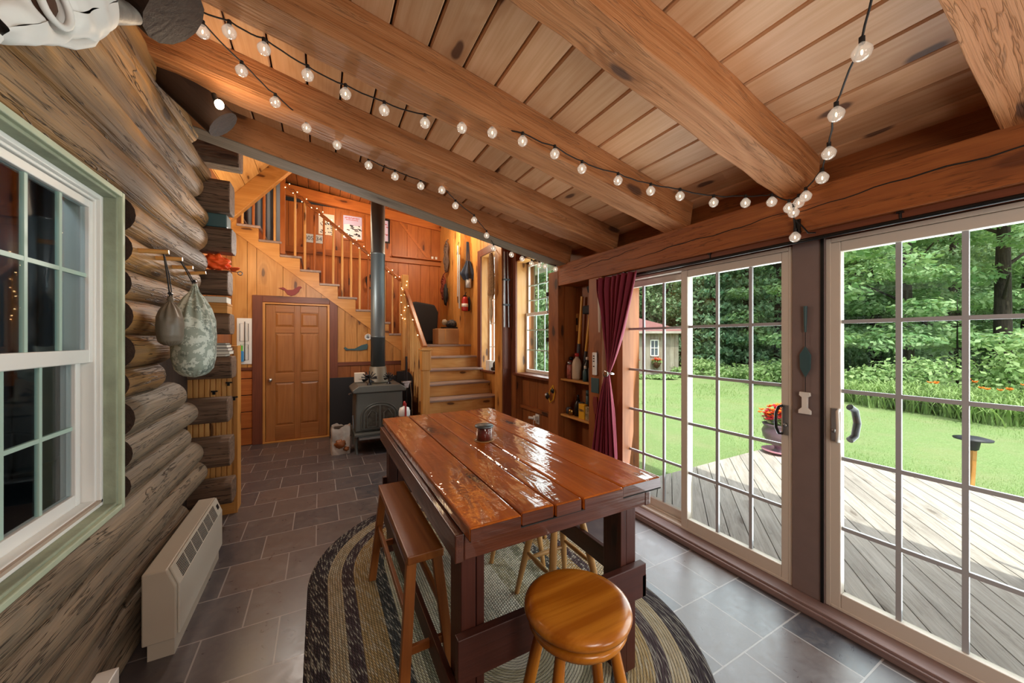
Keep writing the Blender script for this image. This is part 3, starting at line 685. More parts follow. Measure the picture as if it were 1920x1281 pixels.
# main house shell behind
wu = sthing('wall_upper')
m = MB(); m.box(-1.3, 2.75, 7.42, 7.5, 0, 4.8); ST('framing', m, M['blackm'], wu)
boards(wu, 'y', -1.2, 2.47, 3.17, 3.96, 7.42, .27, M['pinered'])
boards(wu, 'y', -1.2, 2.47, 1.42, 3.07, 7.42, .2, M['pinered'])
m = MB(); m.box(-1.2, 2.47, 7.36, 7.42, 3.06, 3.17, g=0); ST('rail', m, M['pinered'], wu, bevel=.004)
m = MB(); m.prism([(-1.2, 4.10), (2.47, 3.78), (2.47, 3.96), (-1.2, 4.30)], 'y', 7.33, 7.42, g=0); ST('rail', m, M['pinered'], wu, bevel=.004)
m = MB(); m.prism([(1.35, 3.93), (1.41, 3.93), (2.0, 3.22), (1.94, 3.22)], 'y', 7.39, 7.415, g=0); ST('brace', m, M['pinered'], wu)
t = MB(); x = -1.35
while x < 2.75:
    t.prism([(x, 4.22-.13*x), (x+.16, 4.22-.13*(x+.16)), (x+.16, 4.25-.13*(x+.16)), (x, 4.25-.13*x)], 'y', 3.0, 7.5, g=1); x += .168
ST('ceiling_upper', t, M['pinebrown'])
t = MB(); t.prism([(-1.4, 4.46), (2.8, 3.9), (2.8, 4.0), (-1.4, 4.56)], 'y', 2.9, 7.6); ST('roof_upper', t, M['blackm'])
t = MB(); t.prism([(-1.3, zb(-1.3)+.2), (2.75, zb(2.75)+.2), (2.75, 4.5), (-1.3, 4.5)], 'y', 3.362, 3.42, g=0); ST('wall_front_upper', t, M['pinebrown'])
# rafter in the upper roof
m = MB(); m.prism([(-.05, 4.12), (.6, 4.06), (2.4, 3.8), (2.4, 3.9), (-.05, 4.22)], 'y', 6.6, 6.7, g=0); m.build('roof_rafter', M['pinebrown'], label='dark rafter under the high roof above the posters', cat='ceiling beam')
# sloping loft ceiling lit warm, with its edge beam
lf = thing('loft_ceiling_slope', 'glowing yellow pine board slope above the stair top with a heavy diagonal beam', 'sloped ceiling', (-1.0, 6.2, 3.2))
m = MB(); s0 = 1.19; k = 0
for k in range(9):
    xa = -1.75+k*.165; xb = xa+.160
    f_ = lambda x: 3.54+s0*(x+1.06)
    m.prism([(xa, f_(xa)), (xb, f_(xb)), (xb-.03, f_(xb)+.03), (xa-.03, f_(xa)+.03)], 'y', 5.0, 6.32, g=1)
m.build('slope_boards', M['pinelight'], lf)
g_ = lambda x: 3.21+s0*(x+1.06)
m = MB(); m.prism([(-1.5, g_(-1.5)), (-.15, g_(-.15)), (-.15, g_(-.15)+.33), (-1.5, g_(-1.5)+.33)], 'y', 6.20, 6.32, g=0); m.build('edge_beam', M['pine'], lf, bevel=.006)
t = MB(); t.box(2.80, 3.35, 3.45, 6.6, 2.71, 2.75); t.box(3.33, 3.36, 3.45, 6.6, 2.66, 2.80); ST('trim_4', t, M['white'])
t = MB(); t.box(-1.3, 2.75, -2.4, -2.3, 0, 3.4); ST('wall_front', t, M['pinebrown'])
# ------------------------------------------------------------ staircase
st = thing('staircase', 'L-shaped pine staircase rising to a landing and turning up the back wall', 'staircase', (1.8, 6.0, 0))
LX0, LX1 = 1.33, 2.45
for k in range(6):
    yn, z = 4.48+.285*k, .265+.195*k
    x1 = LX1 if yn < 5.8 else 2.46
    m = MB(); m.box(LX0, x1, yn-.02, yn+.285, z-.032, z, g=0); m.build('tread', M['tread'], st, bevel=.008)
    m = MB(); m.box(LX0, x1, yn+.01, yn+.03, z-.195, z-.032, g=0); m.build('riser', M['pinelight'], st)
m = MB(); m.box(LX0, 2.47, 6.165, 7.40, 1.40, 1.435, g=0); m.build('landing', M['tread'], st, bevel=.006)
m = MB(); m.box(LX0, 2.47, 6.19, 6.21, 1.24, 1.40, g=0); m.build('riser', M['pinelight'], st)
# closed side of the lower flight
m = MB(); pts = [(4.40, 0), (6.33, 0), (6.33, 1.40), (6.17, 1.40)]
for k in range(5, -1, -1): pts += [(4.48+.285*k+.285 if k < 5 else 6.17, .265+.195*k-.03), (4.48+.285*k, .265+.195*k-.03)]
pts += [(4.48, 0)]
pts2 = [(4.46, 0), (6.33, 0), (6.33, 1.40), (6.19, 1.40), (6.19, 1.21)]
for k in range(4, -1, -1): pts2 += [(4.48+.285*(k+1), .265+.195*k-.03), (4.48+.285*k, .265+.195*k-.03)] if k == 4 else [(4.48+.285*(k+1), .265+.195*k-.03), (4.48+.285*k, .265+.195*k-.03)]
m.prism(pts2, 'x', 1.285, 1.325, g=1); m.build('side_panel', M['pinebrown'], st)
SX = lambda k: 1.286-.2585*(k-1)
SZ = lambda k: 1.435+.193*k
NU = 11
for k in range(1, NU+1):
    m = MB(); m.box(SX(k)-.2585, SX(k)+.025, 6.295, 7.36, SZ(k)-.034, SZ(k), g=1); m.build('tread', M['tread'], st, bevel=.008)
    m = MB(); m.box(SX(k)-.018, SX(k), 6.34, 7.36, SZ(k)-.193, SZ(k)-.034, g=1); m.build('riser', M['pinered'], st)
pts = [(1.286, 1.435)]
pts = [(1.29, stz(1.29)), (1.29, SZ(1)-.036)]
for k in range(1, NU+1): pts += [(SX(k)-.002, SZ(k)-.036), (SX(k)-.2585, SZ(k)-.036)]
pts += [(SX(NU)-.2585, stz(SX(NU)-.2585))]
m = MB(); m.prism(pts, 'y', 6.314, 6.365, g=0); m.build('stringer', M['pine'], st)
# newel posts, handrails, balusters
m = MB(); m.box(1.235, 1.335, 4.88, 4.98, 0, 1.10, g=2); m.box(1.222, 1.348, 4.867, 4.993, 1.10, 1.365, g=2); m.box(1.205, 1.365, 4.85, 5.01, 1.375, 1.398, g=0); m.box(1.225, 1.345, 4.87, 4.99, 1.398, 1.415, g=0)
m.build('newel_post', M['pine'], st, bevel=.006)
m = MB(); m.box(1.225, 1.33, 6.20, 6.315, 1.0, 2.62, g=2); m.build('newel_post', M['pinelight'], st, bevel=.006)
m = MB(); m.beam((1.285, 4.95, 1.40), (1.285, 6.22, 2.36), .07, .075); m.build('handrail', M['bench'], st, bevel=.014)
rz = lambda x: 2.53+.775*(1.234-x)
m = MB(); m.beam((1.23, 6.335, rz(1.23)), (-.50, 6.335, rz(-.50)), .055, .05); m.build('handrail', M['pinered'], st, bevel=.012)
for k in range(5):
    for j in (.07, .21):
        yb = 4.48+.285*(k+1)+j; zz = .265+.195*(k+1)
        if yb > 6.12 or yb < 5.02: continue
        m = MB(); m.box(1.27, 1.30, yb-.015, yb+.015, .265+.195*k, 1.36+(yb-4.99)*.752, g=2); m.build('baluster', M['pinelight'], st, bevel=.003)
for k in range(1, NU+1):
    for j in (.065, .195):
        xb = SX(k)-j; zt = rz(xb)-.02 if xb > -.5 else 4.3
        if abs(xb+.48) < .04: continue
        m = MB(); m.tube([(xb, 6.335, SZ(k)), (xb, 6.335, SZ(k)+.42*(zt-SZ(k))), (xb, 6.335, zt)], [.017, .019, .014], 8, sq=(1, 1)); m.build('baluster', M['pinelight' if (k+int(j*10)) % 3 else 'pinered'], st)
m = MB(); m.box(-.52, -.455, 6.31, 6.36, 2.80, 4.3, g=2); m.build('newel_post', M['pinered'], st, bevel=.004)

# ------------------------------------------------------------ table
tb = thing('dining_table', 'tall glossy reddish plank table with heavy dark legs on the braided rug', 'table', (.88, 2.0, 0))
px_ = [.424, .622, .765, .891, 1.103, 1.34]
m = MB()
for i in range(5):
    g1 = .005 if i not in (1,) else .002
    m.box(px_[i]+.001, px_[i+1]-g1, 1.085+.006*((i*5) % 3-1), 2.90, .872, .92, g=1)
m.build('tabletop', M['table'], tb, bevel=.008, bseg=3)
m = MB()
for i in range(5): m.box(px_[i]+.004, px_[i+1]-.009, 1.0835+.006*((i*5) % 3-1), 1.0845+.006*((i*5) % 3-1), .875, .916, g=0)
m.build('end_grain', M['tabledge'], tb)
m = MB(); m.box(.43, 1.335, 1.09, 2.89, .868, .872); m.build('seam_filler', M['slot'], tb)
m = MB(); m.box(.40, .432, 1.15, 2.85, .772, .869, g=1); m.build('side_rail', M['tabledge'], tb, bevel=.004)
m = MB(); m.box(1.305, 1.337, 1.15, 2.85, .772, .869, g=1); m.build('side_rail', M['tabledge'], tb, bevel=.004)
m = MB(); m.box(.4325, 1.3045, 1.15, 1.185, .776, .869, g=0); m.build('end_rail', M['tabledge'], tb, bevel=.004)
m = MB(); m.box(.4325, 1.3045, 2.815, 2.85, .776, .869, g=0); m.build('end_rail', M['tabledge'], tb, bevel=.004)
for (x0, x1) in ((.434, .525), (1.19, 1.285)):
    for (ya, yb) in ((1.186, 1.30), (2.66, 2.77)):
        m = MB(); s_ = x0+.058 if x0 < .8 else x0+.035
        m.box(x0, s_-.002, ya, yb, .012, .868, g=2); m.box(s_+.002, x1, ya+.004, yb-.004, .012, .868, g=2); m.build('leg', M['leg'], tb, bevel=.003)
for ya in (1.150, 2.772):
    m = MB(); m.box(.41, 1.31, ya, ya+.034, .36, .51, g=0); m.build('stretcher', M['leg'], tb, bevel=.003)
m = MB(); m.box(1.286, 1.312, 1.15, 2.8, .36, .46, g=1); m.build('stretcher', M['leg'], tb, bevel=.003)
m = MB(); m.box(.409, .433, 1.186, 2.77, .20, .30, g=1); m.build('stretcher', M['leg'], tb, bevel=.003)
# candle jar on the table
cj = thing('candle_jar', 'small glass jar candle with dark red wax and flat grey lid on the table', 'candle', (.875, 1.99, .9205)); J = (.875, 1.99, 0)
m = MB(); m.lathe([(.0, .926), (.046, .926), (.046, .988), (0, .988)], J, 28); m.build('wax', M['darkred'], cj)
m = MB(); m.lathe([(.049, .923), (.0515, .928), (.0515, .996), (.049, 1.0), (.047, 1.0), (.047, .9255), (0, .9255)], J, 32); m.build('glass_jar', M['jarglass'], cj)
m = MB(); m.lathe([(0, 1.0), (.055, 1.0), (.056, 1.004), (.055, 1.011), (0, 1.012)], J, 32); m.build('lid', M['pipe'], cj)
m = MB(); m.lathe([(0, .9205), (.060, .9205), (.062, .9225), (.054, .9225), (0, .9222)], J, 32); m.build('coaster', M['card'], cj)
# ------------------------------------------------------------ bench (narrow saw bench)
be = thing('bench', 'narrow reddish brown wooden bench stool pulled up along the left side of the table', 'bench', (.40, 1.94, 0))
m = MB(); m.box(.322, .478, 1.52, 2.365, .583, .62, g=1); m.build('seat', M['bench'], be, bevel=.005)
def leg4(par, tops, feet, w_, mat, zt, sq=True, r=.016):
    for a, b in zip(tops, feet):
        m = MB()
        if sq: m.beam(a, b, w_, w_*.8, up=(0, 1, 0))
        else: m.tube([a, Vector(a).lerp(Vector(b), .35), Vector(a).lerp(Vector(b), .55), b], [r*.85, r*1.15, r*1.1, r*.75], 12)
        m.build('leg', mat, par, bevel=.003 if sq else 0)
tp = [(.345, 1.56, .583), (.455, 1.56, .583), (.345, 2.325, .583), (.455, 2.325, .583)]
ft = [(.292, 1.475, .014), (.508, 1.475, .014), (.292, 2.41, .014), (.508, 2.41, .014)]
leg4(be, tp, ft, .042, M['bench'], .58)
L = lambda a, b, z: tuple(Vector(a).lerp(Vector(b), (a[2]-z)/(a[2]-b[2])))
for (i, j, z) in ((0, 1, .24), (2, 3, .24), (0, 2, .36), (1, 3, .36)):
    m = MB(); m.beam(L(tp[i], ft[i], z), L(tp[j], ft[j], z), .018, .034); m.build('stretcher', M['bench'], be, bevel=.002)
# ------------------------------------------------------------ stools
def stool(c, rot, label, mat, zt=.69, rr=.172, fr=.25):
    t = thing('round_stool', label, 'stool', (c[0], c[1], 0), 'round wooden swivel stools')
    def Q(r_, a, z): return (c[0]+r_*math.cos(a), c[1]+r_*math.sin(a), z)
    m = MB(); m.lathe([(0, zt-.004), (.10, zt-.003), (rr-.035, zt-.001), (rr-.018, zt-.003), (rr-.004, zt-.012), (rr, zt-.024), (rr-.004, zt-.035), (rr-.018, zt-.042), (0, zt-.042)][::-1], (c[0], c[1], 0), 56); m.build('seat', mat, t)
    m = MB(); m.lathe([(0, zt-.088), (rr-.04, zt-.088), (rr-.022, zt-.082), (rr-.014, zt-.068), (rr-.02, zt-.056), (rr-.035, zt-.052), (0, zt-.052)], (c[0], c[1], 0), 48); m.build('swivel_base', mat, t)
    m = MB(); m.lathe([(0, zt-.055), (.06, zt-.055), (.06, zt-.04), (0, zt-.04)], (c[0], c[1], 0), 24); m.build('swivel_plate', M['black'], t)
    an = [rot+k*PI/2 for k in range(4)]
    tops = [Q(rr-.055, a, zt-.085) for a in an]; feet = [Q(fr, a, .014) for a in an]
    leg4(t, tops, feet, 0, mat, zt, sq=False, r=.0185)
    for k in range(4):
        z = .22 if k % 2 else .27
        a, b = L(tops[k], feet[k], z), L(tops[(k+1) % 4], feet[(k+1) % 4], z); md = tuple((Vector(a)+Vector(b))/2)
        m = MB(); m.tube([a, md, b], [.009, .0145, .009], 10); m.build('rung', mat, t)
    return t
stool((.735, .925), rad(-62), 'golden oak round stool standing at the near end of the table', M['oak'])
stool((1.215, 1.70), rad(-28-17), 'round stool tucked under the table edge, standing nearer the glass doors than the jar', M['oak2'], zt=.66)
stool((1.27, 2.25), rad(10), 'round stool farthest under the table, only its legs showing', M['oak2'], zt=.66)
# ------------------------------------------------------------ rug
m = MB(); cx, ya, yb, RR = .855, 1.58, 2.49, .922; segs = []
def stad(r_, t):          # point and length on a stadium of radius r_
    h = yb-ya; per = 2*h+2*PI*r_; s_ = t*per
    if s_ < h: return (cx+r_, ya+s_)
    s_ -= h
    if s_ < PI*r_: a = s_/r_; return (cx+r_*math.cos(a), yb+r_*math.sin(a))
    s_ -= PI*r_
    if s_ < h: return (cx-r_, yb-s_)
    s_ -= h; a = PI+s_/r_; return (cx+r_*math.cos(a), ya+r_*math.sin(a))
NV, NUu = 64, 160; vs, gs, fs = [], [], []
for j in range(NV+1):
    v = RR*j/NV; r_ = max(RR-v, 1e-4)
    for i in range(NUu+1):
        p = stad(r_, i/NUu); z = .012 if j > 0 else .001
        vs.append((p[0], p[1], z)); gs.append((i/NUu*(2*(yb-ya)+2*PI*r_), v, 0))
for j in range(NV):
    for i in range(NUu): a = j*(NUu+1)+i; fs.append((a, a+1, a+NUu+2, a+NUu+1))
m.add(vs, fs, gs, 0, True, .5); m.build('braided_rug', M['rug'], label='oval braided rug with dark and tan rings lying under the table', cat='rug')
# ------------------------------------------------------------ wall heater
ht = thing('wall_heater', 'cream wall heater with slotted top grille standing along the log wall', 'heater', (-.665, 2.75, 0))
prof = [(-.735, .085), (-.612, .085), (-.612, .335), (-.645, .425), (-.735, .425)]
m = MB(); m.prism(prof, 'y', 2.29, 3.19); m.build('body', M['heater'], ht, bevel=.006)
m = MB(); m.box(-.72, -.622, 2.31, 3.17, .0, .085); m.build('plinth', M['heater'], ht)
m = MB(); m.prism([(-.612, .095), (-.602, .095), (-.602, .335), (-.635, .428), (-.645, .425), (-.612, .335)], 'y', 2.31, 3.17); fp = m.build('front_panel', M['heater2'], ht, bevel=.003)
m = MB()
for k in range(6):
    for j in range(9):
        y = 2.36+.118*k; t_ = .12+.80*j/9; xx = -.602-(.033)*t_; zz = .335+.093*t_
        m.beam((xx+.0012, y, zz), (xx+.0012, y+.104, zz), .0045, .0012, up=(.33, 0, 0) if 0 else (.94, 0, .33))
m.build('grille', M['slot'], fp)
m = MB(); m.beam((-.6165, 3.10, .382), (-.6165, 3.135, .382), .03, .002, up=(.94, 0, .33)); m.build('control_window', M['black'], fp)
m = MB(); m.box(-.78, -.715, 1.95, 2.03, .13, .205); m.build('outlet_box', M['white'], label='small white junction box low on the log wall at the bottom edge', cat='outlet', bevel=.004)
# ------------------------------------------------------------ pegs and stuff sacks
pk = [(2.38, 1.963, .078), (2.61, 1.972, .07), (2.84, 1.965, .06), (3.05, 1.958, .075)]
pl = ['first wooden coat peg, beside the old window', 'second wooden coat peg, the one holding the olive sack cord', 'third wooden coat peg, shortest looking of the row', 'fourth wooden coat peg, tilted up near the corner logs']
for i, (y, z, l) in enumerate(pk):
    m = MB(); m.tube([(-.80, y, z-.006), (-.74+l, y, z+(.012 if i == 3 else 0))], [.012, .0105], 12); m.build('coat_peg', M['pinelight'], label=pl[i], cat='peg', group='pegs on the log wall')
def sack(name, label, c, w_, h_, peg, mat, pleats, squash=.62):
    t = thing(name, label, 'bag', (c[0], c[1], c[2]-h_/2)); zb_, zt_ = c[2]-h_/2, c[2]+h_/2
    def fn(u, v):
        a = 2*PI*u; 
        prof_ = [(0, 0), (.03, .55), (.1, .86), (.22, .98), (.45, 1.0), (.62, .93), (.76, .72), (.87, .44), (.94, .2), (1, .13)]
        for q in range(len(prof_)-1):
            if prof_[q][0] <= v <= prof_[q+1][0]:
                k = (v-prof_[q][0])/(prof_[q+1][0]-prof_[q][0]); r_ = prof_[q][1]+(prof_[q+1][1]-prof_[q][1])*k; break
        fold = max(0, (v-.5))*2*.20*math.sin(a*pleats+2*v)+.06*noise.noise(Vector((math.cos(a)*1.6, math.sin(a)*1.6, v*3+c[1]*5)))
        if v < .12: fold += .07*math.sin(a*22)*(1-v/.12)
        r_ = r_*(1+fold)*w_/2
        return (c[0]+r_*squash*math.cos(a), c[1]+r_*math.sin(a), zb_+h_*v)
    m = MB(); m.grid(fn, 72, 40); m.build('bag_body', mat, t)
    m = MB(); m.tube([(c[0], c[1], zt_-.005), (c[0], c[1], zt_+.015)], [.016, .010], 12); m.build('neck', mat, t)
    m = MB(); mid = ((c[0]+peg[0])/2, (c[1]+peg[1])/2+.004, (zt_+peg[2])/2)
    m.tube([(c[0], c[1], zt_), mid, peg], .0035, 8); m.tube([(c[0]+.006, c[1]+.008, zt_), (mid[0]+.006, mid[1]+.01, mid[2]), peg], .0025, 8); m.tube([(c[0], c[1]-.012, zt_+.03), (c[0], c[1]+.012, zt_+.03)], .008, 10); m.build('drawcord', M['black'], t)
sack('stuff_sack', 'small olive brown stuff sack hanging by a dark cord from a wooden peg', (-.665, 2.41, 1.612), .162, .235, (-.69, 2.40, 1.978), M['sackolive'], 9)
sack('stuff_sack', 'large grey green camouflage stuff sack hanging behind the olive sack', (-.63, 2.66, 1.57), .245, .52, (-.69, 2.62, 1.985), M['camo'], 11, .8)
# ------------------------------------------------------------ skull
sk = thing('animal_skull', 'white cattle skull with a grey horn mounted high on the log wall', 'skull', (-.66, 1.45, 2.2))
A = Vector((-.66, 1.235, 2.225)); B = Vector((-.635, 1.57, 2.60)); ax = (B-A).normalized(); side = ax.cross(Vector((1, 0, 0))).normalized()   # side points down and towards the room's far end
if side.z > 0: side = -side
XX = Vector((1, 0, 0))
wd = [(0, .030), (.06, .046), (.15, .058), (.28, .070), (.42, .078), (.52, .090), (.62, .098), (.72, .100), (.82, .098), (.92, .098), (.97, .085), (1, .05)]
def W(t):
    for q in range(len(wd)-1):
        if t <= wd[q+1][0]: k = (t-wd[q][0])/(wd[q+1][0]-wd[q][0]); return wd[q][1]*(1-k)+wd[q+1][1]*k
    return wd[-1][1]
EY = Vector((-.588, 1.335, 2.372))
def skf(u, v):
    a = 2*PI*u; w_ = W(v); c_ = A.lerp(B, v)
    ca, sa = math.cos(a), math.sin(a); dep = .03+.6*w_
    p = c_+side*(w_*(abs(sa)**.85)*(1 if sa > 0 else -1))+XX*(dep*(abs(ca)**.8)*(1 if ca > 0 else -1))
    p += side*.012*noise.noise(Vector((v*6, u*5, 2)))+XX*.010*noise.noise(Vector((v*9, u*7, 5)))
    if sa > .5: p += side*(.012*math.sin(v*22))*(sa-.5)
    d = (p-EY).length
    if d < .07 and p.x > c_.x: p -= XX*(.075*(1-(d/.07)**2))
    return p
m = MB(); m.grid(skf, 72, 60); m.build('cranium', M['bone'], sk)
m = MB(); m.blob(tuple(EY-XX*.022), .022, .044, .040, .1); m.build('eye_socket', M['socket'], sk)
m = MB(); q0 = [EY+ax*(.050*math.cos(a))+side*(.046*math.sin(a))+XX*(.002+.006*math.sin(a)) for a in [2*PI*i/22 for i in range(23)]]; m.tube(q0, .0085, 8, caps=False); m.build('brow_ridge', M['bone'], sk)
m = MB(); m.tube([A.lerp(B, .08)+side*.03+XX*.03, A.lerp(B, .25)+side*.045+XX*.045, A.lerp(B, .42)+side*.07+XX*.055, A.lerp(B, .60)+side*.085+XX*.055, A.lerp(B, .8)+side*.08+XX*.05], [.006, .010, .014, .012, .006], 8)
m.tube([A+side*.02+XX*.02, A-ax*.03+side*.035+XX*.015, A-ax*.05+side*.02], [.014, .012, .004], 8); m.build('cheek_bone', M['bone'], sk)
hp = [Vector((-.63, 1.585, 2.545)), Vector((-.625, 1.625, 2.585)), Vector((-.618, 1.69, 2.635)), Vector((-.61, 1.77, 2.69)), Vector((-.60, 1.83, 2.725)), Vector((-.598, 1.845, 2.733))]
m = MB(); m.tube(hp, [.042, .045, .043, .036, .023, .008], 18); m.build('horn', M['horn'], sk)
hp = [B-side*.03, B-side*.08+ax*.01, B-side*.14+ax*.03, B-side*.20+ax*.06]
m = MB(); m.tube(hp, [.036, .036, .028, .010], 16); m.build('horn', M['horn'], sk)
m = MB(); m.tube([(-.81, 1.5, 2.47), tuple(A.lerp(B, .7))], .012, 8); m.build('mount_peg', M['black'], sk)
# bright bulb between the rafter tails
bl = thing('bare_bulb', 'single very bright bare bulb shining beside the dark log tails', 'lamp', (-.48, 2.42, 2.80))
m = MB(); m.blob((-.47, 2.41, 2.775), .020, .020, .024, 0); m.build('bulb', M['starlamp'], bl)
m = MB(); m.tube([(-.485, 2.425, 2.79), (-.50, 2.445, 2.84)], .012, 10); m.build('lamp_socket', M['black'], bl)
# ------------------------------------------------------------ cap, books, cabinet between the corner logs
cp = thing('orange_cap', 'crumpled blaze orange hunting cap lying on a corner log end', 'cap', (-.735, 3.70, 2.085))
m = MB(); m.blob((-.745, 3.70, 2.152), .092, .085, .060, .42, 2.6, seg=40, rings=26); m.build('crown', M['cap'], cp)
m = MB(); m.grid(lambda u, v: (-.65+.07*v*math.cos((u-.5)*2.2), 3.66+.10*(u-.5)*2*(1-.2*v), 2.094+.014*math.sin(u*PI)+.008*v), 14, 6); m.build('brim', M['cap'], cp, solid=.004)
def book(x0, x1, y0, y1, z0, z1, cov, label, group):
    t = thing('book', label, 'book', ((x0+x1)/2, (y0+y1)/2, z0), group); c_ = .003
    m = MB(); m.box(x0+.004, x1-.003, y0+.004, y1-.004, z0+c_, z1-c_); m.build('pages', M['paper'], t)
    m = MB(); m.box(x0, x1, y0, y1, z0, z0+c_); m.box(x0, x1, y0, y1, z1-c_, z1); m.box(x0, x0+c_, y0, y1, z0+c_, z1-c_); m.build('cover', cov, t)
    return t
CV = [plain('cover '+c, '#'+c, .6) for c in ('8c6a2e', '3a2f28', '9a9288', '4a3c46', '7d7365', '2e2a2c')]
book(-.92, -.66, 3.63, 3.80, 1.820, 1.872, CV[0], 'thick mustard covered book lying under the dark corner log with the cap', 'books on the corner logs')
bx_ = thing('wooden_box', 'flat orange brown wooden box lying under the mustard book', 'box', (-.80, 3.71, 1.737))
m = MB(); m.box(-.95, -.655, 3.62, 3.80, 1.737, 1.80); m.build('box_body', M['pine'], bx_, bevel=.003)
m = MB(); m.box(-.952, -.653, 3.618, 3.802, 1.800, 1.819); m.build('lid', M['pine'], bx_, bevel=.003)
zz = 1.390
for i, (h_, cv, lab) in enumerate(((.016, 4, 'bottom pale book of the small stack behind the camouflage sack'), (.028, 2, 'second book from the bottom of the stack, pale edges showing'), (.024, 3, 'middle book of the stack between two corner logs'), (.026, 1, 'dark topped book near the top of the stack'), (.012, 5, 'thin black book topping the stack between two corner logs'))):
    book(-.90+.01*i, -.665+.008*((i*3) % 4), 3.625, 3.79, zz, zz+h_, CV[cv], lab, 'books on the corner logs'); zz += h_+.0004
kc = thing('key_ring', 'metal key ring dangling from the corner log just below the orange cap', 'keys', (-.60, 3.70, 2.0))
m = MB(); m.tube([(-.66, 3.66, 2.084), (-.58, 3.64, 2.075)], .003, 6); m.tube([(-.575+.015*math.cos(a), 3.64, 2.068+.015*math.sin(a)) for a in [2*PI*i/12 for i in range(13)]], .004, 6); m.build('ring', M['steel'], kc)
cb = thing('bead_cabinet', 'pine beadboard cabinet side standing behind the corner log ends', 'cabinet', (-.87, 4.0, 0))
m = MB(); m.box(-1.10, -.645, 3.95, 4.12, 0, 1.47, g=2); m.build('cabinet_body', M['pine'], cb)
m = MB(); x = -1.095
while x < -.66: m.box(x, x+.030, 3.938, 3.95, .10, 1.42, g=2); m.box(x+.030, x+.038, 3.944, 3.95, .10, 1.42, g=2); x += .038
m.build('beadboard', M['pinelight'], cb, bevel=.003, bseg=1)
m = MB(); m.box(-.665, -.64, 3.93, 3.95, 0, 1.47, g=2); m.box(-1.1, -.665, 3.93, 3.95, .0, .10, g=0); m.build('edge_trim', M['pine'], cb)
for (x, z) in ((-.70, 1.15), (-.80, 1.08), (-.66, 1.02)):
    m = MB(); m.box(x-.022, x+.022, 3.925, 3.937, z-.006, z+.006); m.box(x-.012, x+.006, 3.922, 3.937, z-.028, z+.004); m.build('hook', M['black'], cb)
m = MB(); m.box(-.97, -.66, 3.63, 3.78, 2.427, 2.535); m.build('storage_tin', M['teal'], label='dark teal tin lying between the two upper corner logs', cat='box', bevel=.01)
# ------------------------------------------------------------ whiteboard with rack, left of the door
wbd = thing('whiteboard', 'narrow white memo board with wire rack hanging on red panelling', 'whiteboard', (-.95, 6.33, 1.19))
m = MB(); m.box(-1.04, -.865, 6.335, 6.347, 1.17, 1.83); m.build('board', M['white'], wbd, bevel=.003)
for (x0, x1, z0, z1) in ((-1.0, -.90, 1.50, 1.75), (-.99, -.90, 1.23, 1.45)):
    m = MB(); m.tube([(x0, 6.30, z0), (x1, 6.30, z0), (x1, 6.30, z1), (x0, 6.30, z1), (x0, 6.30, z0)], .004, 6); m.tube([(-.945, 6.32, 1.22), (-.945, 6.32, 1.78)], .005, 6); m.build('wire_rack', M['black'], wbd)
tag(MB().box(-1.03, -.955, 6.27, 6.32, 1.21, 1.36).build('sponge_caddy', M['blue'], bevel=.006), 'blue plastic caddy hanging in the wire rack on the memo board', 'caddy')
tag(MB().box(-1.02, -.965, 6.28, 6.32, 1.3605, 1.44).build('green_box', M['green'], bevel=.006), 'green packet standing above the blue caddy', 'packet')
# wooden bird, fish, round thermostat
m = MB(); bp = [(-.545, 2.29), (-.48, 2.305), (-.43, 2.27), (-.36, 2.275), (-.29, 2.33), (-.255, 2.335), (-.24, 2.315), (-.265, 2.30), (-.28, 2.25), (-.33, 2.20), (-.38, 2.18), (-.43, 2.20), (-.47, 2.26)]
m.prism(bp, 'y', 6.335, 6.352); m.build('wooden_bird', M['darkred'], label='dull red wooden bird cutout mounted above the door', cat='bird ornament', bevel=.003)
fp_ = [(.335, 1.385), (.36, 1.405), (.40, 1.375), (.50, 1.375), (.60, 1.43), (.69, 1.455), (.70, 1.42), (.685, 1.36), (.60, 1.345), (.50, 1.345), (.42, 1.352), (.37, 1.345)]
m = MB(); m.prism(fp_, 'y', 6.33, 6.35); m.build('metal_fish', M['teal'], label='slate green metal fish plaque on the pine boards beside the stove pipe', cat='fish ornament', bevel=.004)
th = thing('round_thermometer', 'round white dial thermometer on the pine wall under the stairs', 'thermometer', (.70, 6.34, 1.53))
m = MB(); m.lathe([(0, 0), (.052, 0), (.052, .012), (.04, .02), (.04, .014), (0, .014)], (.70, 6.352, 1.565), 28, mat=Matrix.Rotation(PI/2, 4, 'X')); m.build('case', M['white'], th)
m = MB(); m.lathe([(.016, 0), (.022, 0), (.022, .003), (.016, .003)], (.70, 6.336, 1.565), 24, mat=Matrix.Rotation(PI/2, 4, 'X')); m.build('dial', M['steel'], th)
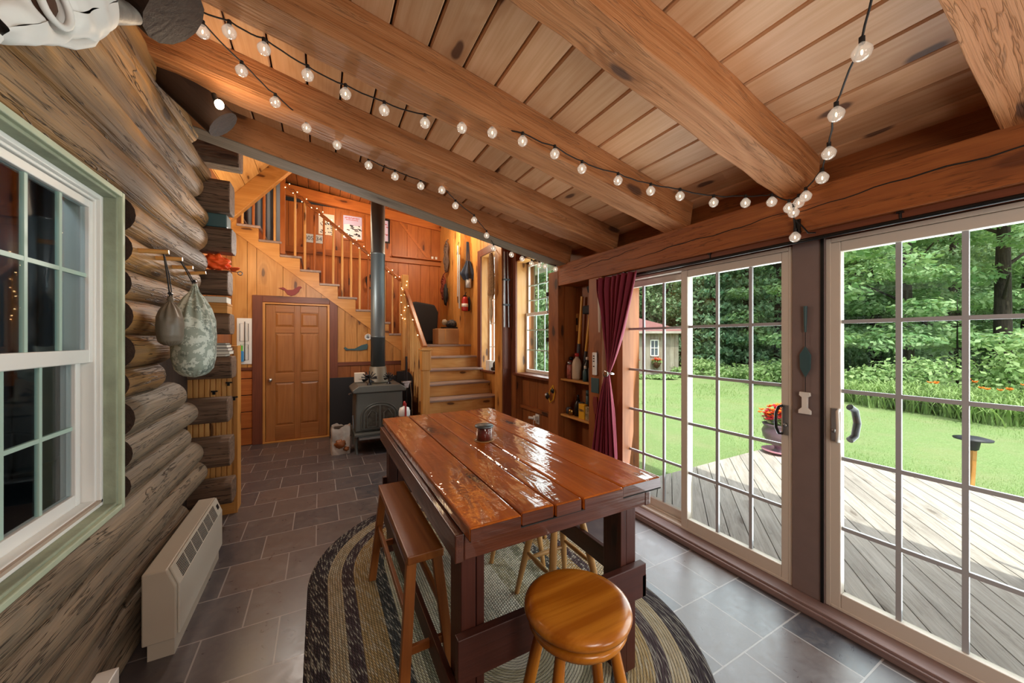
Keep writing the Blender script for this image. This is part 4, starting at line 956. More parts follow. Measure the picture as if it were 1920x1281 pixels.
# ------------------------------------------------------------ posters, plate, shelf on the upper wall
def poster(x0, x1, z0, z1, fr, label, sky_, art):
    t = thing('poster', label, 'poster', ((x0+x1)/2, 7.38, z0), 'posters on the upper wall'); y = 7.392
    if fr:
        m = MB(); 
        for bx in ((x0-.03, x0, z0-.03, z1+.03), (x1, x1+.03, z0-.03, z1+.03), (x0, x1, z1, z1+.03), (x0, x1, z0-.03, z0)): m.box(bx[0], bx[1], y-.015, y+.008, bx[2], bx[3])
        m.build('poster_frame', M[fr], t)
    m = MB(); m.box(x0, x1, y-.002, y+.006, z0, z1); m.build('sheet', M[sky_], t)
    m = MB()
    if art == 'snow':
        m.prism([(x0+.01, z0+.01), (x1-.01, z0+.01), (x1-.01, z0+.62*(z1-z0)), (x0+.2, z0+.58*(z1-z0)), (x0+.1, z0+.64*(z1-z0)), (x0+.01, z0+.60*(z1-z0))], 'y', y-.0035, y-.002); m.build('snow_field', M['snow'], t)
        m = MB()
        for k in range(26):
            a = R.uniform(x0+.02, x1-.06); b = z0+R.uniform(.06, .6)*(z1-z0); s_ = R.uniform(.02, .07)
            m.prism([(a, b), (a+s_, b-.012), (a+s_*1.2, b+.004), (a+s_*.3, b+.014)], 'y', y-.0048, y-.0036)
        m.build('ink_strokes', M['ink'], t)
        m = MB()
        for k in range(12): a = x0+.03+k*(x1-x0-.07)/12; m.box(a, a+.013, y-.0048, y-.0036, z1-.055+.006*(k % 3), z1-.03+.004*(k % 2))
        for k in range(9): a = x0+.05+k*(x1-x0-.11)/9; m.box(a, a+.014, y-.0048, y-.0036, z1-.082, z1-.067)
        m.build('title_marks', M['inkred'], t)
    else:
        for k in range(34):
            a = R.uniform(x0+.015, x1-.04); b = z0+R.uniform(.04, .62 if art == 'map' else .9)*(z1-z0); s_ = R.uniform(.015, .045)
            m.prism([(a, b), (a+s_, b-.01), (a+s_, b+.006), (a+s_*.3, b+.012)], 'y', y-.0048, y-.002)
        m.build('ink_strokes', M['ink' if art == 'map' else 'inkred'], t)
poster(-.02, .235, 3.44, 3.82, None, 'unframed cream poster with small dark figures, partly behind the balusters', 'paper', 'map')
poster(.385, .71, 3.42, 3.85, 'pinered', 'snowy landscape poster with lavender sky and dark animal, in wood frame', 'lavender', 'snow')
poster(.90, 1.19, 3.45, 3.86, 'black', 'black framed picture partly hidden behind the stove pipe', 'lavender', 'other')
lp = thing('license_plate', 'grey vehicle licence plate on the orange wall behind the balusters', 'license plate', (-.08, 7.37, 3.27))
m = MB(); m.box(-.235, .075, 7.388, 7.394, 3.268, 3.42); m.build('plate', M['plate'], lp, bevel=.002)
text('40S 342', .105, (-.08, 7.386, 3.344), (PI/2, 0, 0), M['ink'], lp)
m = MB(); m.box(1.25, 2.30, 7.28, 7.42, 3.155, 3.18, g=0); m.build('wall_shelf', M['pinered'], label='long thin reddish shelf on the upper orange wall', cat='shelf', bevel=.003)
for i, x in enumerate((2.06, 2.14)):
    m = MB(); m.lathe([(0, 3.181), (.022, 3.181), (.026, 3.24), (.02, 3.235), (0, 3.19)], (x, 7.34, 0), 14); m.build('small_cup', M['white'], label=('left' if i == 0 else 'right')+' one of two tiny white cups on the thin wall shelf', cat='cup', group='cups on the upper shelf')
m = MB(); m.tube([(.95+.17*math.cos(a), 7.33, 2.62+.16*math.sin(a)) for a in [PI*.2+PI*1.1*i/14 for i in range(15)]], [.02+.012*math.sin(i) for i in range(15)], 8); m.build('antler_piece', M['blackm'], label='dark curved ornament on the orange wall behind the lower balusters', cat='ornament')
m = MB(); m.grid(lambda u, v: (-1.25+.69*u, 7.2+.035*math.sin(u*34), 3.02+1.3*v), 60, 3); m.build('loft_curtain', M['greycurt'], label='grey blue curtain hanging behind the upper balusters', cat='curtain', solid=.004)
# ------------------------------------------------------------ wood stove and pipe
sv = thing('wood_stove', 'grey cast iron wood stove with arched glass doors and tall pipe', 'stove', (.73, 5.45, 0))
m = MB(); m.prism([(.415, .27), (1.045, .27), (1.035, .80), (.425, .80)], 'y', 5.22, 5.75); m.build('body', M['stove'], sv, bevel=.02, bseg=3)
m = MB(); m.prism([(.385, .80), (1.075, .80), (1.085, .84), (1.05, .865), (1.0, .90), (.46, .90), (.41, .865), (.375, .84)], 'y', 5.17, 5.80); m.build('top_plate', M['stove'], sv, bevel=.015, bseg=3)
m = MB(); m.box(.40, 1.06, 5.14, 5.78, .225, .27); m.build('base_plate', M['stove'], sv, bevel=.012)
m = MB(); m.box(.45, 1.01, 5.05, 5.16, .205, .228); m.build('ash_lip', M['steel'], sv, bevel=.006)
for (x, y) in ((.43, 5.20), (1.03, 5.20), (.43, 5.72), (1.03, 5.72)):
    m = MB(); m.tube([(x, y, .225), (x*1.02-.015, y-.012, .13), (x, y-.02, .04), (x, y-.022, 0)], [.045, .032, .022, .03], 10, sq=(1, .8)); m.build('leg', M['stove'], sv)
def arch(cx_, z0, w_, h_, n=18):
    pts = [(cx_-w_, z0)]; hs_ = h_-w_*.75
    for i in range(n+1):
        a = PI-PI*i/n; pts.append((cx_+w_*math.cos(a), z0+hs_+w_*.75*math.sin(a)))
    return pts+[(cx_+w_, z0)]
for (w_, h_, th_) in ((.235, .345, .016), (.205, .315, .024)):
    pts = arch(.73, .31, w_, h_); m = MB(); m.tube([(p[0], 5.215, p[1]) for p in pts]+[(pts[0][0], 5.215, pts[0][1])], th_*.55, 8); m.build('arch_moulding', M['stove'], sv)
m = MB(); m.prism(arch(.73, .315, .198, .305), 'y', 5.206, 5.222); dr = m.build('door', plain('sooty door glass', '#57534a', .25, var=.5, bscale=70), sv)
m = MB(); m.box(.715, .745, 5.196, 5.208, .315, .62); m.build('door_bar', M['stove'], sv, bevel=.004)
for sg in (-1, 1):
    m = MB(); m.tube([(.73+sg*.05, 5.20, .335), (.73+sg*.05, 5.20, .52), (.73+sg*.11, 5.20, .565), (.73+sg*.165, 5.20, .48), (.73+sg*.165, 5.20, .335), (.73+sg*.05, 5.20, .335)], .006, 8); m.build('glass_trim', M['stove'], dr)
m = MB(); m.tube([(.375, 5.30, .79), (.345, 5.27, .79)], .012, 8); m.tube([(.40, 5.26, .33), (.39, 5.26, .50)], .01, 8); m.build('side_handle', M['steel'], sv)
m = MB(); m.lathe([(.16, .90), (.15, .93), (.125, .96), (.115, 1.13), (.10, 1.135)], (.745, 5.52, 0), 32); m.build('flue_collar', M['flare'], sv)
m = MB(); m.lathe([(.099, 1.12), (.099, 1.55), (.101, 1.551), (.101, 1.57), (.098, 1.571), (.098, 2.75), (.1005, 2.751), (.1005, 2.78), (.097, 2.781), (.097, 4.12)], (.745, 5.52, 0), 32); m.build('stove_pipe', M['pipe'], sv)
m = MB(); m.box(.60, .89, 5.40, 5.70, .90, .915); m.build('trivet_plate', M['stove'], sv, bevel=.004)
def fan(x, y, r_, label):
    t = thing('stove_fan', label, 'fan', (x, y, .905)); z = .915
    m = MB(); m.tube([(x, y, .902), (x, y, .93)], [.035, .02], 12); m.tube([(x, y, .93), (x, y, 1.03)], .009, 8); m.build('stand', M['black'], t)
    for k in range(7):
        a = rad(15+25*k); m = MB(); m.beam((x+.02*math.cos(a), y+.02, .985+.02*math.sin(a)), (x+r_*math.cos(a), y+.02, .985+r_*math.sin(a)), .012, .014, up=(0, 1, 0)); m.build('fin', M['black'], t)
    for k in range(4):
        a = rad(20+90*k); m = MB()
        m.grid(lambda u, v: (x+math.cos(a+(v-.5)*.8)*(.015+r_*.8*u), y-.02+.016*(v-.5), .985+.6*math.sin(a+(v-.5)*.8)*(.015+r_*.8*u)), 6, 4); m.build('blade', M['black'], t, solid=.002)
fan(.60, 5.26, .105, 'black heat powered fan on the stove top, left of the pipe')
fan(.86, 5.28, .075, 'smaller black heat powered fan on the stove top, right of the pipe')
m = MB(); m.box(.44, .58, 5.60, 5.70, .905, 1.04); m.tube([(.51, 5.59, .98), (.51, 5.595, .98)], .028, 12)
ct = m.build('match_tin', M['paper'], label='off white tin standing at the back left of the stove top', cat='tin', bevel=.006)
m = MB(); m.box(.135, 1.15, 6.18, 6.20, 0, .93); m.build('heat_shield', M['blackm'], label='large matte black heat shield panel against the wall behind the stove', cat='heat shield', bevel=.004)
m = MB(); pts = [(1.03, 0), (1.27, 0), (1.27, .90)]+[(1.15+.12*math.cos(a), .90+.14*math.sin(a)) for a in [PI/2*i/6 for i in range(1, 7)]]+[(1.03, 1.04)]
m.prism(pts, 'y', 5.62, 5.66); m.build('hearth_screen', M['black'], label='tall rounded black panel standing right of the stove', cat='screen', bevel=.006)
hb = thing('hearth_tool', 'black hearth tool with chrome bracket head leaning by the stove', 'hearth tool', (1.09, 5.3, 0))
m = MB(); m.tube([(1.10, 5.28, 0), (1.10, 5.28, 1.28)], .014, 10); m.build('shaft', M['black'], hb)
m = MB(); m.box(1.035, 1.165, 5.24, 5.31, .90, .93); m.prism([(1.06, .90), (1.14, .90), (1.125, .83), (1.075, .83)], 'y', 5.25, 5.30); m.tube([(1.15, 5.27, .91), (1.175, 5.27, .7), (1.18, 5.27, .4)], .008, 8); m.build('bracket', M['chrome'], hb, bevel=.004)
m = MB(); m.box(1.04, 1.17, 5.25, 5.32, 0, .5); m.build('canister', M['black'], hb, bevel=.01)
sd = thing('side_stand', 'dark stand behind the far table edge carrying the white jug', 'stand', (.955, 4.70, 0))
m = MB(); m.box(.86, 1.05, 4.62, 4.79, .50, .535); m.build('top', M['leg'], sd, bevel=.004)
for (x, y) in ((.875, 4.635), (1.035, 4.635), (.875, 4.775), (1.035, 4.775)):
    m = MB(); m.box(x-.012, x+.012, y-.012, y+.012, 0, .5); m.build('leg', M['leg'], sd)
jg = thing('oil_jug', 'round white plastic jug with a red spout, between table and stove', 'jug', (.955, 4.70, .536))
m = MB(); m.lathe([(0, .536), (.062, .536), (.07, .56), (.07, .61), (.058, .65), (.02, .665), (.018, .675), (0, .675)], (.955, 4.70, 0), 28); m.build('bottle', M['white'], jg)
m = MB(); m.lathe([(0, .676), (.018, .676), (.016, .70), (.010, .735), (0, .735)], (.955, 4.70, 0), 16); m.box(.945, .965, 4.615, 4.632, .54, .72); m.build('spout', M['red'], jg)
# firewood bag
fb = thing('firewood_bag', 'crumpled white and brown paper sack of firewood on the floor by the stove', 'bag', (.25, 5.35, 0))
def bagf(u, v):
    a = 2*PI*u; s_ = 1/max(abs(math.cos(a)), abs(math.sin(a)))**.75
    n_ = .10*noise.noise(Vector((math.cos(a)*2, math.sin(a)*2, v*3)))+.05*noise.noise(Vector((math.cos(a)*7, math.sin(a)*7, v*9)))
    return (.25+.118*s_*math.cos(a)*(1+n_), 5.35+.10*s_*math.sin(a)*(1+n_), (.36+.02*math.sin(4*a)+.02*noise.noise(Vector((u*20, 3, 0))))*v)
m = MB(); m.grid(bagf, 64, 22); m.build('paper_sack', plain('crumpled paper', '#cfc3b6', .8, bump=.9, bscale=18, var=.35), fb)
m = MB(); m.box(.17, .33, 5.28, 5.42, .02, .345); m.build('bark_pieces', M['bark'], fb)
for k, (x, z, r_) in enumerate(((.235, .14, .058), (.31, .07, .03))):
    m = MB(); m.blob((x, 5.25, z), r_*1.15, .035, r_, .35, 2.5); m.build('log_end', M['pinebrown'], fb)
# ------------------------------------------------------------ landing things
ch = thing('covered_chair', 'tall charcoal cloth covered chair back standing on the stair landing', 'chair', (1.72, 6.85, 1.435))
m = MB(); m.prism([(1.47, 1.436), (2.0, 1.436), (2.03, 2.05), (1.96, 2.19), (1.60, 2.24), (1.49, 2.22)], 'y', 6.80, 7.02); m.build('cloth_cover', M['blackm'], ch, bevel=.03, bseg=3)
m = MB(); m.box(1.50, 2.0, 6.78, 7.04, 1.436, 1.50); m.build('seat_edge', M['black'], ch)
cbx = thing('cardboard_box', 'brown cardboard box with folded lid on the front edge of the landing', 'box', (2.06, 6.42, 1.436))
m = MB(); m.box(1.86, 2.26, 6.24, 6.62, 1.4365, 1.72); m.build('carton', M['card'], cbx, bevel=.012)
m = MB(); m.box(1.98, 2.0, 6.238, 6.24, 1.50, 1.72); m.box(1.86, 2.26, 6.42, 6.43, 1.72, 1.723); m.build('tape', M['pinelight'], cbx)
hb_ = thing('knit_hats', 'heap of grey patterned knit hats piled on the cardboard box', 'hats', (2.1, 6.42, 1.7235))
m = MB(); m.box(2.0, 2.25, 6.30, 6.56, 1.7235, 1.75); m.build('tray', M['black'], hb_)
m = MB(); m.blob((2.16, 6.42, 1.815), .10, .09, .07, .3, 5); m.build('grey_hat', plain('speckled knit', '#5e6063', .95, bump=1, bscale=90, var=.7), hb_)
m = MB(); m.blob((2.03, 6.42, 1.84), .05, .05, .055, .2, 5); m.build('white_hat', plain('cream knit', '#bdb9a8', .95, bump=1, bscale=90, var=.3), hb_)
def coil(name, lab, c, ry, rz_, mat, n=7, rr=.012, cat='rope'):
    m = MB()
    for k in range(n):
        s_ = 1-.08*k+R.uniform(-.08, .08); ph = R.uniform(0, 1)
        p = [(c[0]-.01-.012*(k % 3)+.01*math.sin(6*a+ph), c[1]+ry*s_*math.sin(a+.1*ph)+.012*math.sin(3*a+k), c[2]+rz_*s_*math.cos(a)+.01*math.cos(2*a+k)) for a in [2*PI*i/26 for i in range(27)]]
        m.tube(p, rr, 7, caps=False)
    m.tube([(c[0]-.03, c[1], c[2]+rz_), (c[0]+.02, c[1], c[2]+rz_+.06)], rr*.8, 6)
    return m.build(name, mat, label=lab, cat=cat)
coil('rope_coil', 'brown climbing rope coiled and hung high beside the silver poles', (2.20, 6.80, 3.13), .10, .30, M['rope1'], n=10)
coil('rope_coil', 'rust red strap bundle hanging below the brown rope coil', (2.19, 6.95, 2.55), .12, .25, M['rope2'], n=9)
m = MB(); m.blob((2.17, 6.80, 2.40), .04, .07, .20, .4, 3); m.build('hanging_pouch', M['blackm'], label='small black pouch hanging beside the rust red strap bundle', cat='pouch')
fr_ = thing('pair_of_poles', 'pair of long thin silver poles hung upright at the landing corner', 'poles', (2.20, 6.15, 2.0))
for x, y, z0, z1 in ((2.195, 6.17, 2.30, 3.22), (2.215, 6.14, 2.08, 3.05)):
    m = MB(); m.tube([(x, y, z0), (x+.006, y, z1)], [.011, .014], 10); m.build('pole', M['plate'], fr_)
m = MB(); m.tube([(2.235, 6.21, 3.30), (2.20, 6.17, 3.24), (2.18, 6.17, 3.05)], .006, 6); m.tube([(2.195, 6.17, 2.30), (2.20, 6.16, 2.18)], .008, 6); m.build('strap', M['black'], fr_)
ub = thing('umbrella_holder', 'bundle of navy umbrellas hanging against the landing corner post', 'umbrellas', (2.37, 6.08, 2.45))
for k in range(4):
    m = MB(); x = 2.335+.024*k; m.tube([(x, 6.10, 2.85), (x-.012*(k-1.5), 6.13, 3.30)], .008, 8); m.build('shaft', M['navy'], ub)
def umf(u, v):
    a = 2*PI*u; r_ = (.042+.10*max(0, 1-abs(v-.3)/.7)**1.3)*(1+.24*math.sin(6*a+v)); return (2.372+r_*math.cos(a), 6.09+.5*r_*math.sin(a), 2.60+.34*v)
m = MB(); m.grid(umf, 48, 14); m.build('folded_cloth', M['navy'], ub)
m = MB(); m.lathe([(0, 2.46), (.050, 2.46), (.058, 2.62), (.0, 2.62)], (2.372, 6.09, 0), 20); m.build('tin_label', M['plate'], ub)
fe = thing('fire_extinguisher', 'small red fire extinguisher hanging on the corner post under the umbrellas', 'fire extinguisher', (2.31, 6.12, 2.04))
m = MB(); m.lathe([(0, 2.04), (.052, 2.04), (.058, 2.055), (.058, 2.23), (.042, 2.28), (.018, 2.30), (0, 2.30)], (2.31, 6.11, 0), 24); m.build('cylinder', M['red'], fe)
m = MB(); m.lathe([(.0585, 2.11), (.0592, 2.11), (.0592, 2.17), (.0585, 2.17)], (2.31, 6.11, 0), 24); m.build('label_band', M['white'], fe)
m = MB(); m.box(2.285, 2.335, 6.08, 6.14, 2.30, 2.32); m.tube([(2.31, 6.11, 2.31), (2.33, 6.10, 2.38)], .008, 8); m.build('valve', M['black'], fe)
m = MB(); m.blob((2.395, 6.12, 2.17), .032, .03, .13, .15); m.build('black_glove', M['blackm'], label='black glove hanging right beside the red fire extinguisher', cat='glove')
fx = thing('fur_pelt', 'long tan fur pelt hanging from the post in front of the narrow window', 'pelt', (2.24, 4.80, 1.75))
def furf(u, v):
    a = 2*PI*u; k = [(0, .006), (.06, .022), (.14, .045), (.22, .052), (.30, .034), (.345, .026), (.38, .050), (.43, .082), (.50, .078), (.62, .072), (.8, .066), (.95, .055), (1, .03)]
    for q in range(len(k)-1):
        if k[q][0] <= v <= k[q+1][0]: t_ = (v-k[q][0])/(k[q+1][0]-k[q][0]); r_ = k[q][1]*(1-t_)+k[q+1][1]*t_; break
    r_ *= 1+.14*noise.noise(Vector((math.cos(a)*3, math.sin(a)*3, v*9)))+.05*math.sin(a*11+v*30)
    return (2.225+.5*r_*math.cos(a), 4.80+.012*math.sin(v*7)+r_*math.sin(a), 1.74+1.06*v)
m = MB(); m.grid(lambda u, v: furf(u, .38+.62*v), 36, 50); m.build('pelt_body', M['fur'], fx)
m = MB(); m.grid(lambda u, v: furf(u, .40*v), 36, 40); m.build('pale_tail_fur', M['furpale'], fx)
m = MB(); m.tube([(2.30, 4.80, 2.86), (2.225, 4.80, 2.79)], .006, 6); m.box(2.205, 2.245, 4.77, 4.83, 2.775, 2.79); m.build('clip', M['chrome'], fx)
sr = thing('fishing_rods', 'two slim silver rod tubes with black clips on the dark board between the windows', 'rods', (2.35, 4.56, 1.7))
for x, x2 in ((2.318, 2.326), (2.39, 2.368)):
    m = MB(); m.tube([(x, 4.56, 1.70), (x2, 4.56, 2.78)], .0125, 10); m.build('rod', M['steel'], sr)
for z in (2.38, 2.02):
    m = MB(); m.box(2.30, 2.41, 4.545, 4.584, z-.012, z+.012); m.build('clip', M['black'], sr)
m = MB(); m.box(2.42, 2.50, 5.30, 5.44, 1.016, 1.18); m.build('white_box', M['white'], label='white box standing on the sill of the narrow window', cat='box', bevel=.006)
bt = thing('small_boots', 'small black shoe standing on the narrow window sill beside the white box', 'shoe', (2.44, 5.20, 1.016))
m = MB(); m.blob((2.46, 5.2, 1.05), .04, .09, .035, .1); m.blob((2.46, 5.16, 1.11), .035, .045, .07, .1); m.build('upper', M['black'], bt)
m = MB(); m.box(2.43, 2.49, 5.12, 5.28, 1.016, 1.028); m.build('sole', M['white'], bt, bevel=.004)
# outlet with plug, headlamp on the post
ol = thing('wall_outlet', 'white wall outlet with a white plug adapter below the big window', 'outlet', (2.55, 4.05, .42))
m = MB(); m.box(2.548, 2.560, 4.0, 4.09, .40, .53); m.build('cover_plate', M['white'], ol, bevel=.003)
m = MB(); m.box(2.50, 2.548, 4.02, 4.075, .455, .51); m.tube([(2.50, 4.06, .48), (2.44, 4.09, .49)], .018, 10); m.tube([(2.50, 4.05, .455), (2.49, 4.06, .3), (2.54, 4.07, .05)], .004, 6); m.build('plug', M['white'], ol, bevel=.003)
hl = thing('headlamp', 'black and yellow headlamp hanging by its strap on the left niche post', 'headlamp', (2.34, 3.42, .82))
m = MB(); m.tube([(2.355, 3.40, 1.0), (2.34, 3.44, .93), (2.335, 3.46, .86), (2.34, 3.43, .80), (2.345, 3.38, .84), (2.35, 3.36, .92), (2.355, 3.40, 1.0)], .007, 8); m.build('strap', M['yellow'], hl)
m = MB(); m.blob((2.325, 3.47, .87), .02, .03, .04, .05); m.blob((2.335, 3.38, .94), .015, .03, .028, .05); m.build('lamp_body', M['black'], hl)
m = MB(); m.blob((2.307, 3.475, .885), .008, .014, .014, 0); m.build('lens', M['white'], hl)
for z, lab in ((2.03, 'upper small black clip at the edge of the big window'), (1.5, 'black lantern hook hanging at the edge of the big window')):
    m = MB(); m.box(2.35, 2.37, 3.50, 3.53, z, z+.05); m.tube([(2.36, 3.515, z), (2.36, 3.53, z-.1), (2.36, 3.51, z-.2)], .005, 6); m.build('window_hook', M['black'], label=lab, cat='hook')
# ------------------------------------------------------------ niche contents
def bottle(name, x, y, z, prof, mats, lab, cat='bottle', cap=None, grp='things on the niche shelves', box=None):
    t = thing(name, lab, cat, (x, y, z), grp)
    if box: m = MB(); m.box(x-box[0]/2, x+box[0]/2, y-box[1]/2, y+box[1]/2, z, z+box[2]); m.build('body', mats, t, bevel=.003)
    else: m = MB(); m.lathe([(a, z+b) for a, b in prof], (x, y, 0), 20); m.build('body', mats, t)
    if cap: m = MB(); m.lathe([(0, z+cap[2]), (cap[0], z+cap[2]), (cap[0]*.9, z+cap[2]+cap[1]), (0, z+cap[2]+cap[1])], (x, y, 0), 16); m.build('cap', cap[3], t)
    return t
U, Lw = 1.0905, .6945
can = lambda r_, h_: [(0, 0), (r_, 0), (r_, h_-.012), (r_*.7, h_), (0, h_)]
jugp = [(0, 0), (.048, 0), (.052, .02), (.052, .17), (.04, .21), (.018, .235), (.018, .25), (0, .25)]
bottle('spray_can', 2.50, 3.25, U, can(.032, .20), M['darkred'], 'red spray can on the upper niche shelf, nearest the window post', cap=(.022, .04, .20, M['black']))
bottle('spray_can', 2.44, 3.20, U, can(.03, .16), plain('tin print', '#a8584a', .4, var=.5, bscale=120), 'short red and green can in front on the upper niche shelf', 'can', cap=(.024, .03, .16, M['steel']))
bottle('glue_jug', 2.47, 3.11, U, jugp, plain('beige plastic', '#b9a58c', .45), 'beige plastic jug with red cap on the upper niche shelf', 'jug', cap=(.024, .035, .25, M['red']))
bottle('tape_roll', 2.52, 3.06, U+.075, can(.025, .05), M['yellow'], 'small yellow roll leaning beside the beige jug', 'roll') if 0 else None
bottle('oil_bottle', 2.48, 2.945, U, [(0, 0), (.04, 0), (.042, .02), (.042, .16), (.02, .20), (.018, .22), (0, .22)], M['black'], 'black bottle with white cap on the upper niche shelf', cap=(.02, .03, .22, M['white']))
bottle('glue_bottle', 2.43, 2.92, U, [(0, 0), (.026, 0), (.026, .10), (.012, .13), (0, .13)], M['teal'], 'small dark green bottle in front of the black one', cap=(.014, .03, .13, M['paper']))
bottle('grey_can', 2.44, 2.845, U, can(.028, .15), M['grip'], 'grey can at the curtain end of the upper niche shelf', 'can', cap=(.02, .02, .15, M['white']))
bottle('small_tin', 2.47, 3.25, Lw, can(.03, .07), M['grip'], 'low dark tin at the window end of the lower niche shelf', 'tin')
bottle('tape_tin', 2.45, 3.18, Lw, can(.032, .065), M['brass'], 'low brassy tin second on the lower niche shelf', 'tin')
bottle('oil_flask', 2.48, 3.10, Lw, [(0, 0), (.042, 0), (.044, .11), (.03, .15), (.014, .18), (0, .18)], M['black'], 'black round shouldered flask on the lower niche shelf', cap=(.012, .05, .18, M['black']))
bottle('black_box', 2.47, 3.03, Lw, None, M['grip'], 'narrow dark box on the lower niche shelf', 'box', box=(.06, .035, .16))
bottle('green_bottle', 2.52, 2.975, Lw, can(.03, .24), M['teal'], 'tall teal capped bottle at the back of the lower niche shelf', cap=(.03, .05, .24, M['teal']))
yb_ = bottle('yellow_box', 2.43, 2.955, Lw, None, M['yellow'], 'bright yellow printed box on the lower niche shelf', 'box', box=(.05, .09, .155))
text('708N', .036, (2.404, 2.955, Lw+.09), (PI/2, 0, -PI/2), M['ink'], yb_)
bottle('striped_box', 2.44, 2.868, Lw, None, plain('busy print', '#b7a57c', .6, var=.7, bscale=160), 'patterned box at the curtain end of the lower niche shelf', 'box', box=(.06, .06, .14))
def tool(lab, name, a, b, head, mats):
    t = thing(name, lab, 'tool', (2.55, b[1], b[2]), 'long handled tools leaning in the niche'); A_, B_ = Vector(a), Vector(b)
    m = MB(); m.tube([A_, A_.lerp(B_, .58)], .019, 12, sq=(1, .8)); m.build('handle', M['handle'], t)
    m = MB(); m.tube([A_.lerp(B_, .58), B_], .0215, 12, sq=(1, .85)); m.build('grip', M['grip'], t)
    if head == 'sledge': m = MB(); m.box(A_.x-.045, A_.x+.045, A_.y-.085, A_.y+.085, A_.z-.02, A_.z+.07); m.build('head', M['blackm'], t, bevel=.012)
    if head == 'axe': m = MB(); m.prism([(A_.y-.10, A_.z+.10), (A_.y-.12, A_.z-.02), (A_.y+.03, A_.z+.02), (A_.y+.05, A_.z+.07)], 'x', A_.x-.018, A_.x+.018); m.build('head', M['blackm'], t, bevel=.006)
tool('yellow handled tool leaning in the niche, nearer the window', 'long_handle_tool', (2.56, 3.13, 2.0), (2.54, 3.20, 1.10), None, 0)
tool('yellow handled sledge hammer leaning head up in the niche', 'sledge_hammer', (2.55, 2.98, 1.82), (2.53, 3.08, 1.095), 'sledge', 0)
m = MB(); m.prism([(3.02, 2.09), (2.90, 2.12), (2.86, 1.95), (2.93, 2.0), (3.0, 2.03)], 'x', 2.53, 2.56); m.tube([(2.56, 2.90, 2.05), (2.57, 2.93, 1.5)], .012, 8); m.build('hatchet', M['blackm'], label='dark hatchet hung high at the back of the niche', cat='hatchet')
tm = thing('wall_gauge', 'small wooden gauge with a dark window on the niche back board', 'gauge', (2.59, 3.36, 1.66))
m = MB(); m.box(2.585, 2.60, 3.225, 3.275, 1.62, 1.82); m.build('plate', M['pinelight'], tm, bevel=.003)
m = MB(); m.box(2.578, 2.585, 3.235, 3.262, 1.69, 1.77); m.build('dark_window', M['black'], tm)
# things on the curtain side post
rm = thing('remote_control', 'white remote control in a holder on the post beside the curtain', 'remote', (2.36, 2.71, 1.18))
m = MB(); m.box(2.345, 2.369, 2.668, 2.718, 1.18, 1.40); m.build('case', M['white'], rm, bevel=.006)
for k, z in enumerate((1.36, 1.335, 1.31, 1.26)):
    m = MB(); m.box(2.342, 2.345, 2.683, 2.703, z, z+.010); m.build('button', M['black'], rm)
m = MB(); m.box(2.364, 2.369, 2.645, 2.755, 1.005, 1.15); m.build('black_plate', M['teal'], label='square blackish plate on the post below the remote', cat='plate', bevel=.002)
fs_ = thing('fly_swatter', 'dark red fly swatter hanging on the post below the black plate', 'fly swatter', (2.36, 2.70, .55))
m = MB(); m.prism([(2.665, .97), (2.715, .97), (2.725, .90), (2.705, .80), (2.675, .80), (2.658, .90)], 'x', 2.358, 2.366); m.build('paddle', M['darkred'], fs_, bevel=.002)
m = MB(); m.tube([(2.362, 2.69, .80), (2.362, 2.685, .55)], .006, 8); m.build('handle', M['darkred'], fs_)
# ------------------------------------------------------------ curtain
cu = thing('curtain', 'burgundy velvet curtain tied back beside the left glass door', 'curtain', (2.33, 2.45, .02))
TZ = 1.215
def edge(z):
    if z > TZ:
        k = (z-TZ)/(2.10-TZ); e_ = k**.9
        return (2.50-.02+(2.645-2.48)*min(1, k*1.15)**1.2, 2.50-.02-(2.48-2.15)*e_**.85)
    k = (TZ-z)/(TZ-.03); e_ = min(1, k*1.6)**.7
    return (2.50+.20*e_, 2.48-.09*e_)
def cuf(u, v):
    z = .03+(2.105-.03)*v; l, r_ = edge(z); wid = abs(l-r_); y = l+(r_-l)*u
    kk = min(1, abs(z-TZ)/.35); am = .012+.030*kk
    ph = 2*PI*u*7+1.1*math.sin(z*2.2)+.8*math.sin(u*5+z)
    return (2.352-.018*(1-kk)+am*math.sin(ph)*(.8+.3*math.sin(u*11)), y+.006*math.sin(ph*1.0+1.2), z)
m = MB(); m.grid(cuf, 130, 70); m.build('drape', M['velvet'], cu, solid=.005)
m = MB(); m.tube([(2.345+.040*math.cos(a), 2.49+.045*math.sin(a), TZ+.004*math.sin(2*a)) for a in [2*PI*i/20 for i in range(21)]], .012, 8, caps=False); m.build('tieback', M['chrome'], cu)
m = MB(); m.lathe([(0, 0), (.030, 0), (.034, .008), (.02, .014), (0, .01)], (2.300, 2.475, TZ), 20, mat=Matrix.Rotation(-PI/2, 4, 'Y')); m.build('brooch', M['chrome'], cu)
m = MB(); m.tube([(2.40, 2.63, 1.99), (2.405, 2.65, 1.45)], [.05, .03], 10); m.box(2.37, 2.43, 2.60, 2.68, 1.99, 2.05); m.build('rolled_shade', M['dfvinyl'], label='rolled pale shade tucked behind the top of the burgundy curtain', cat='shade')
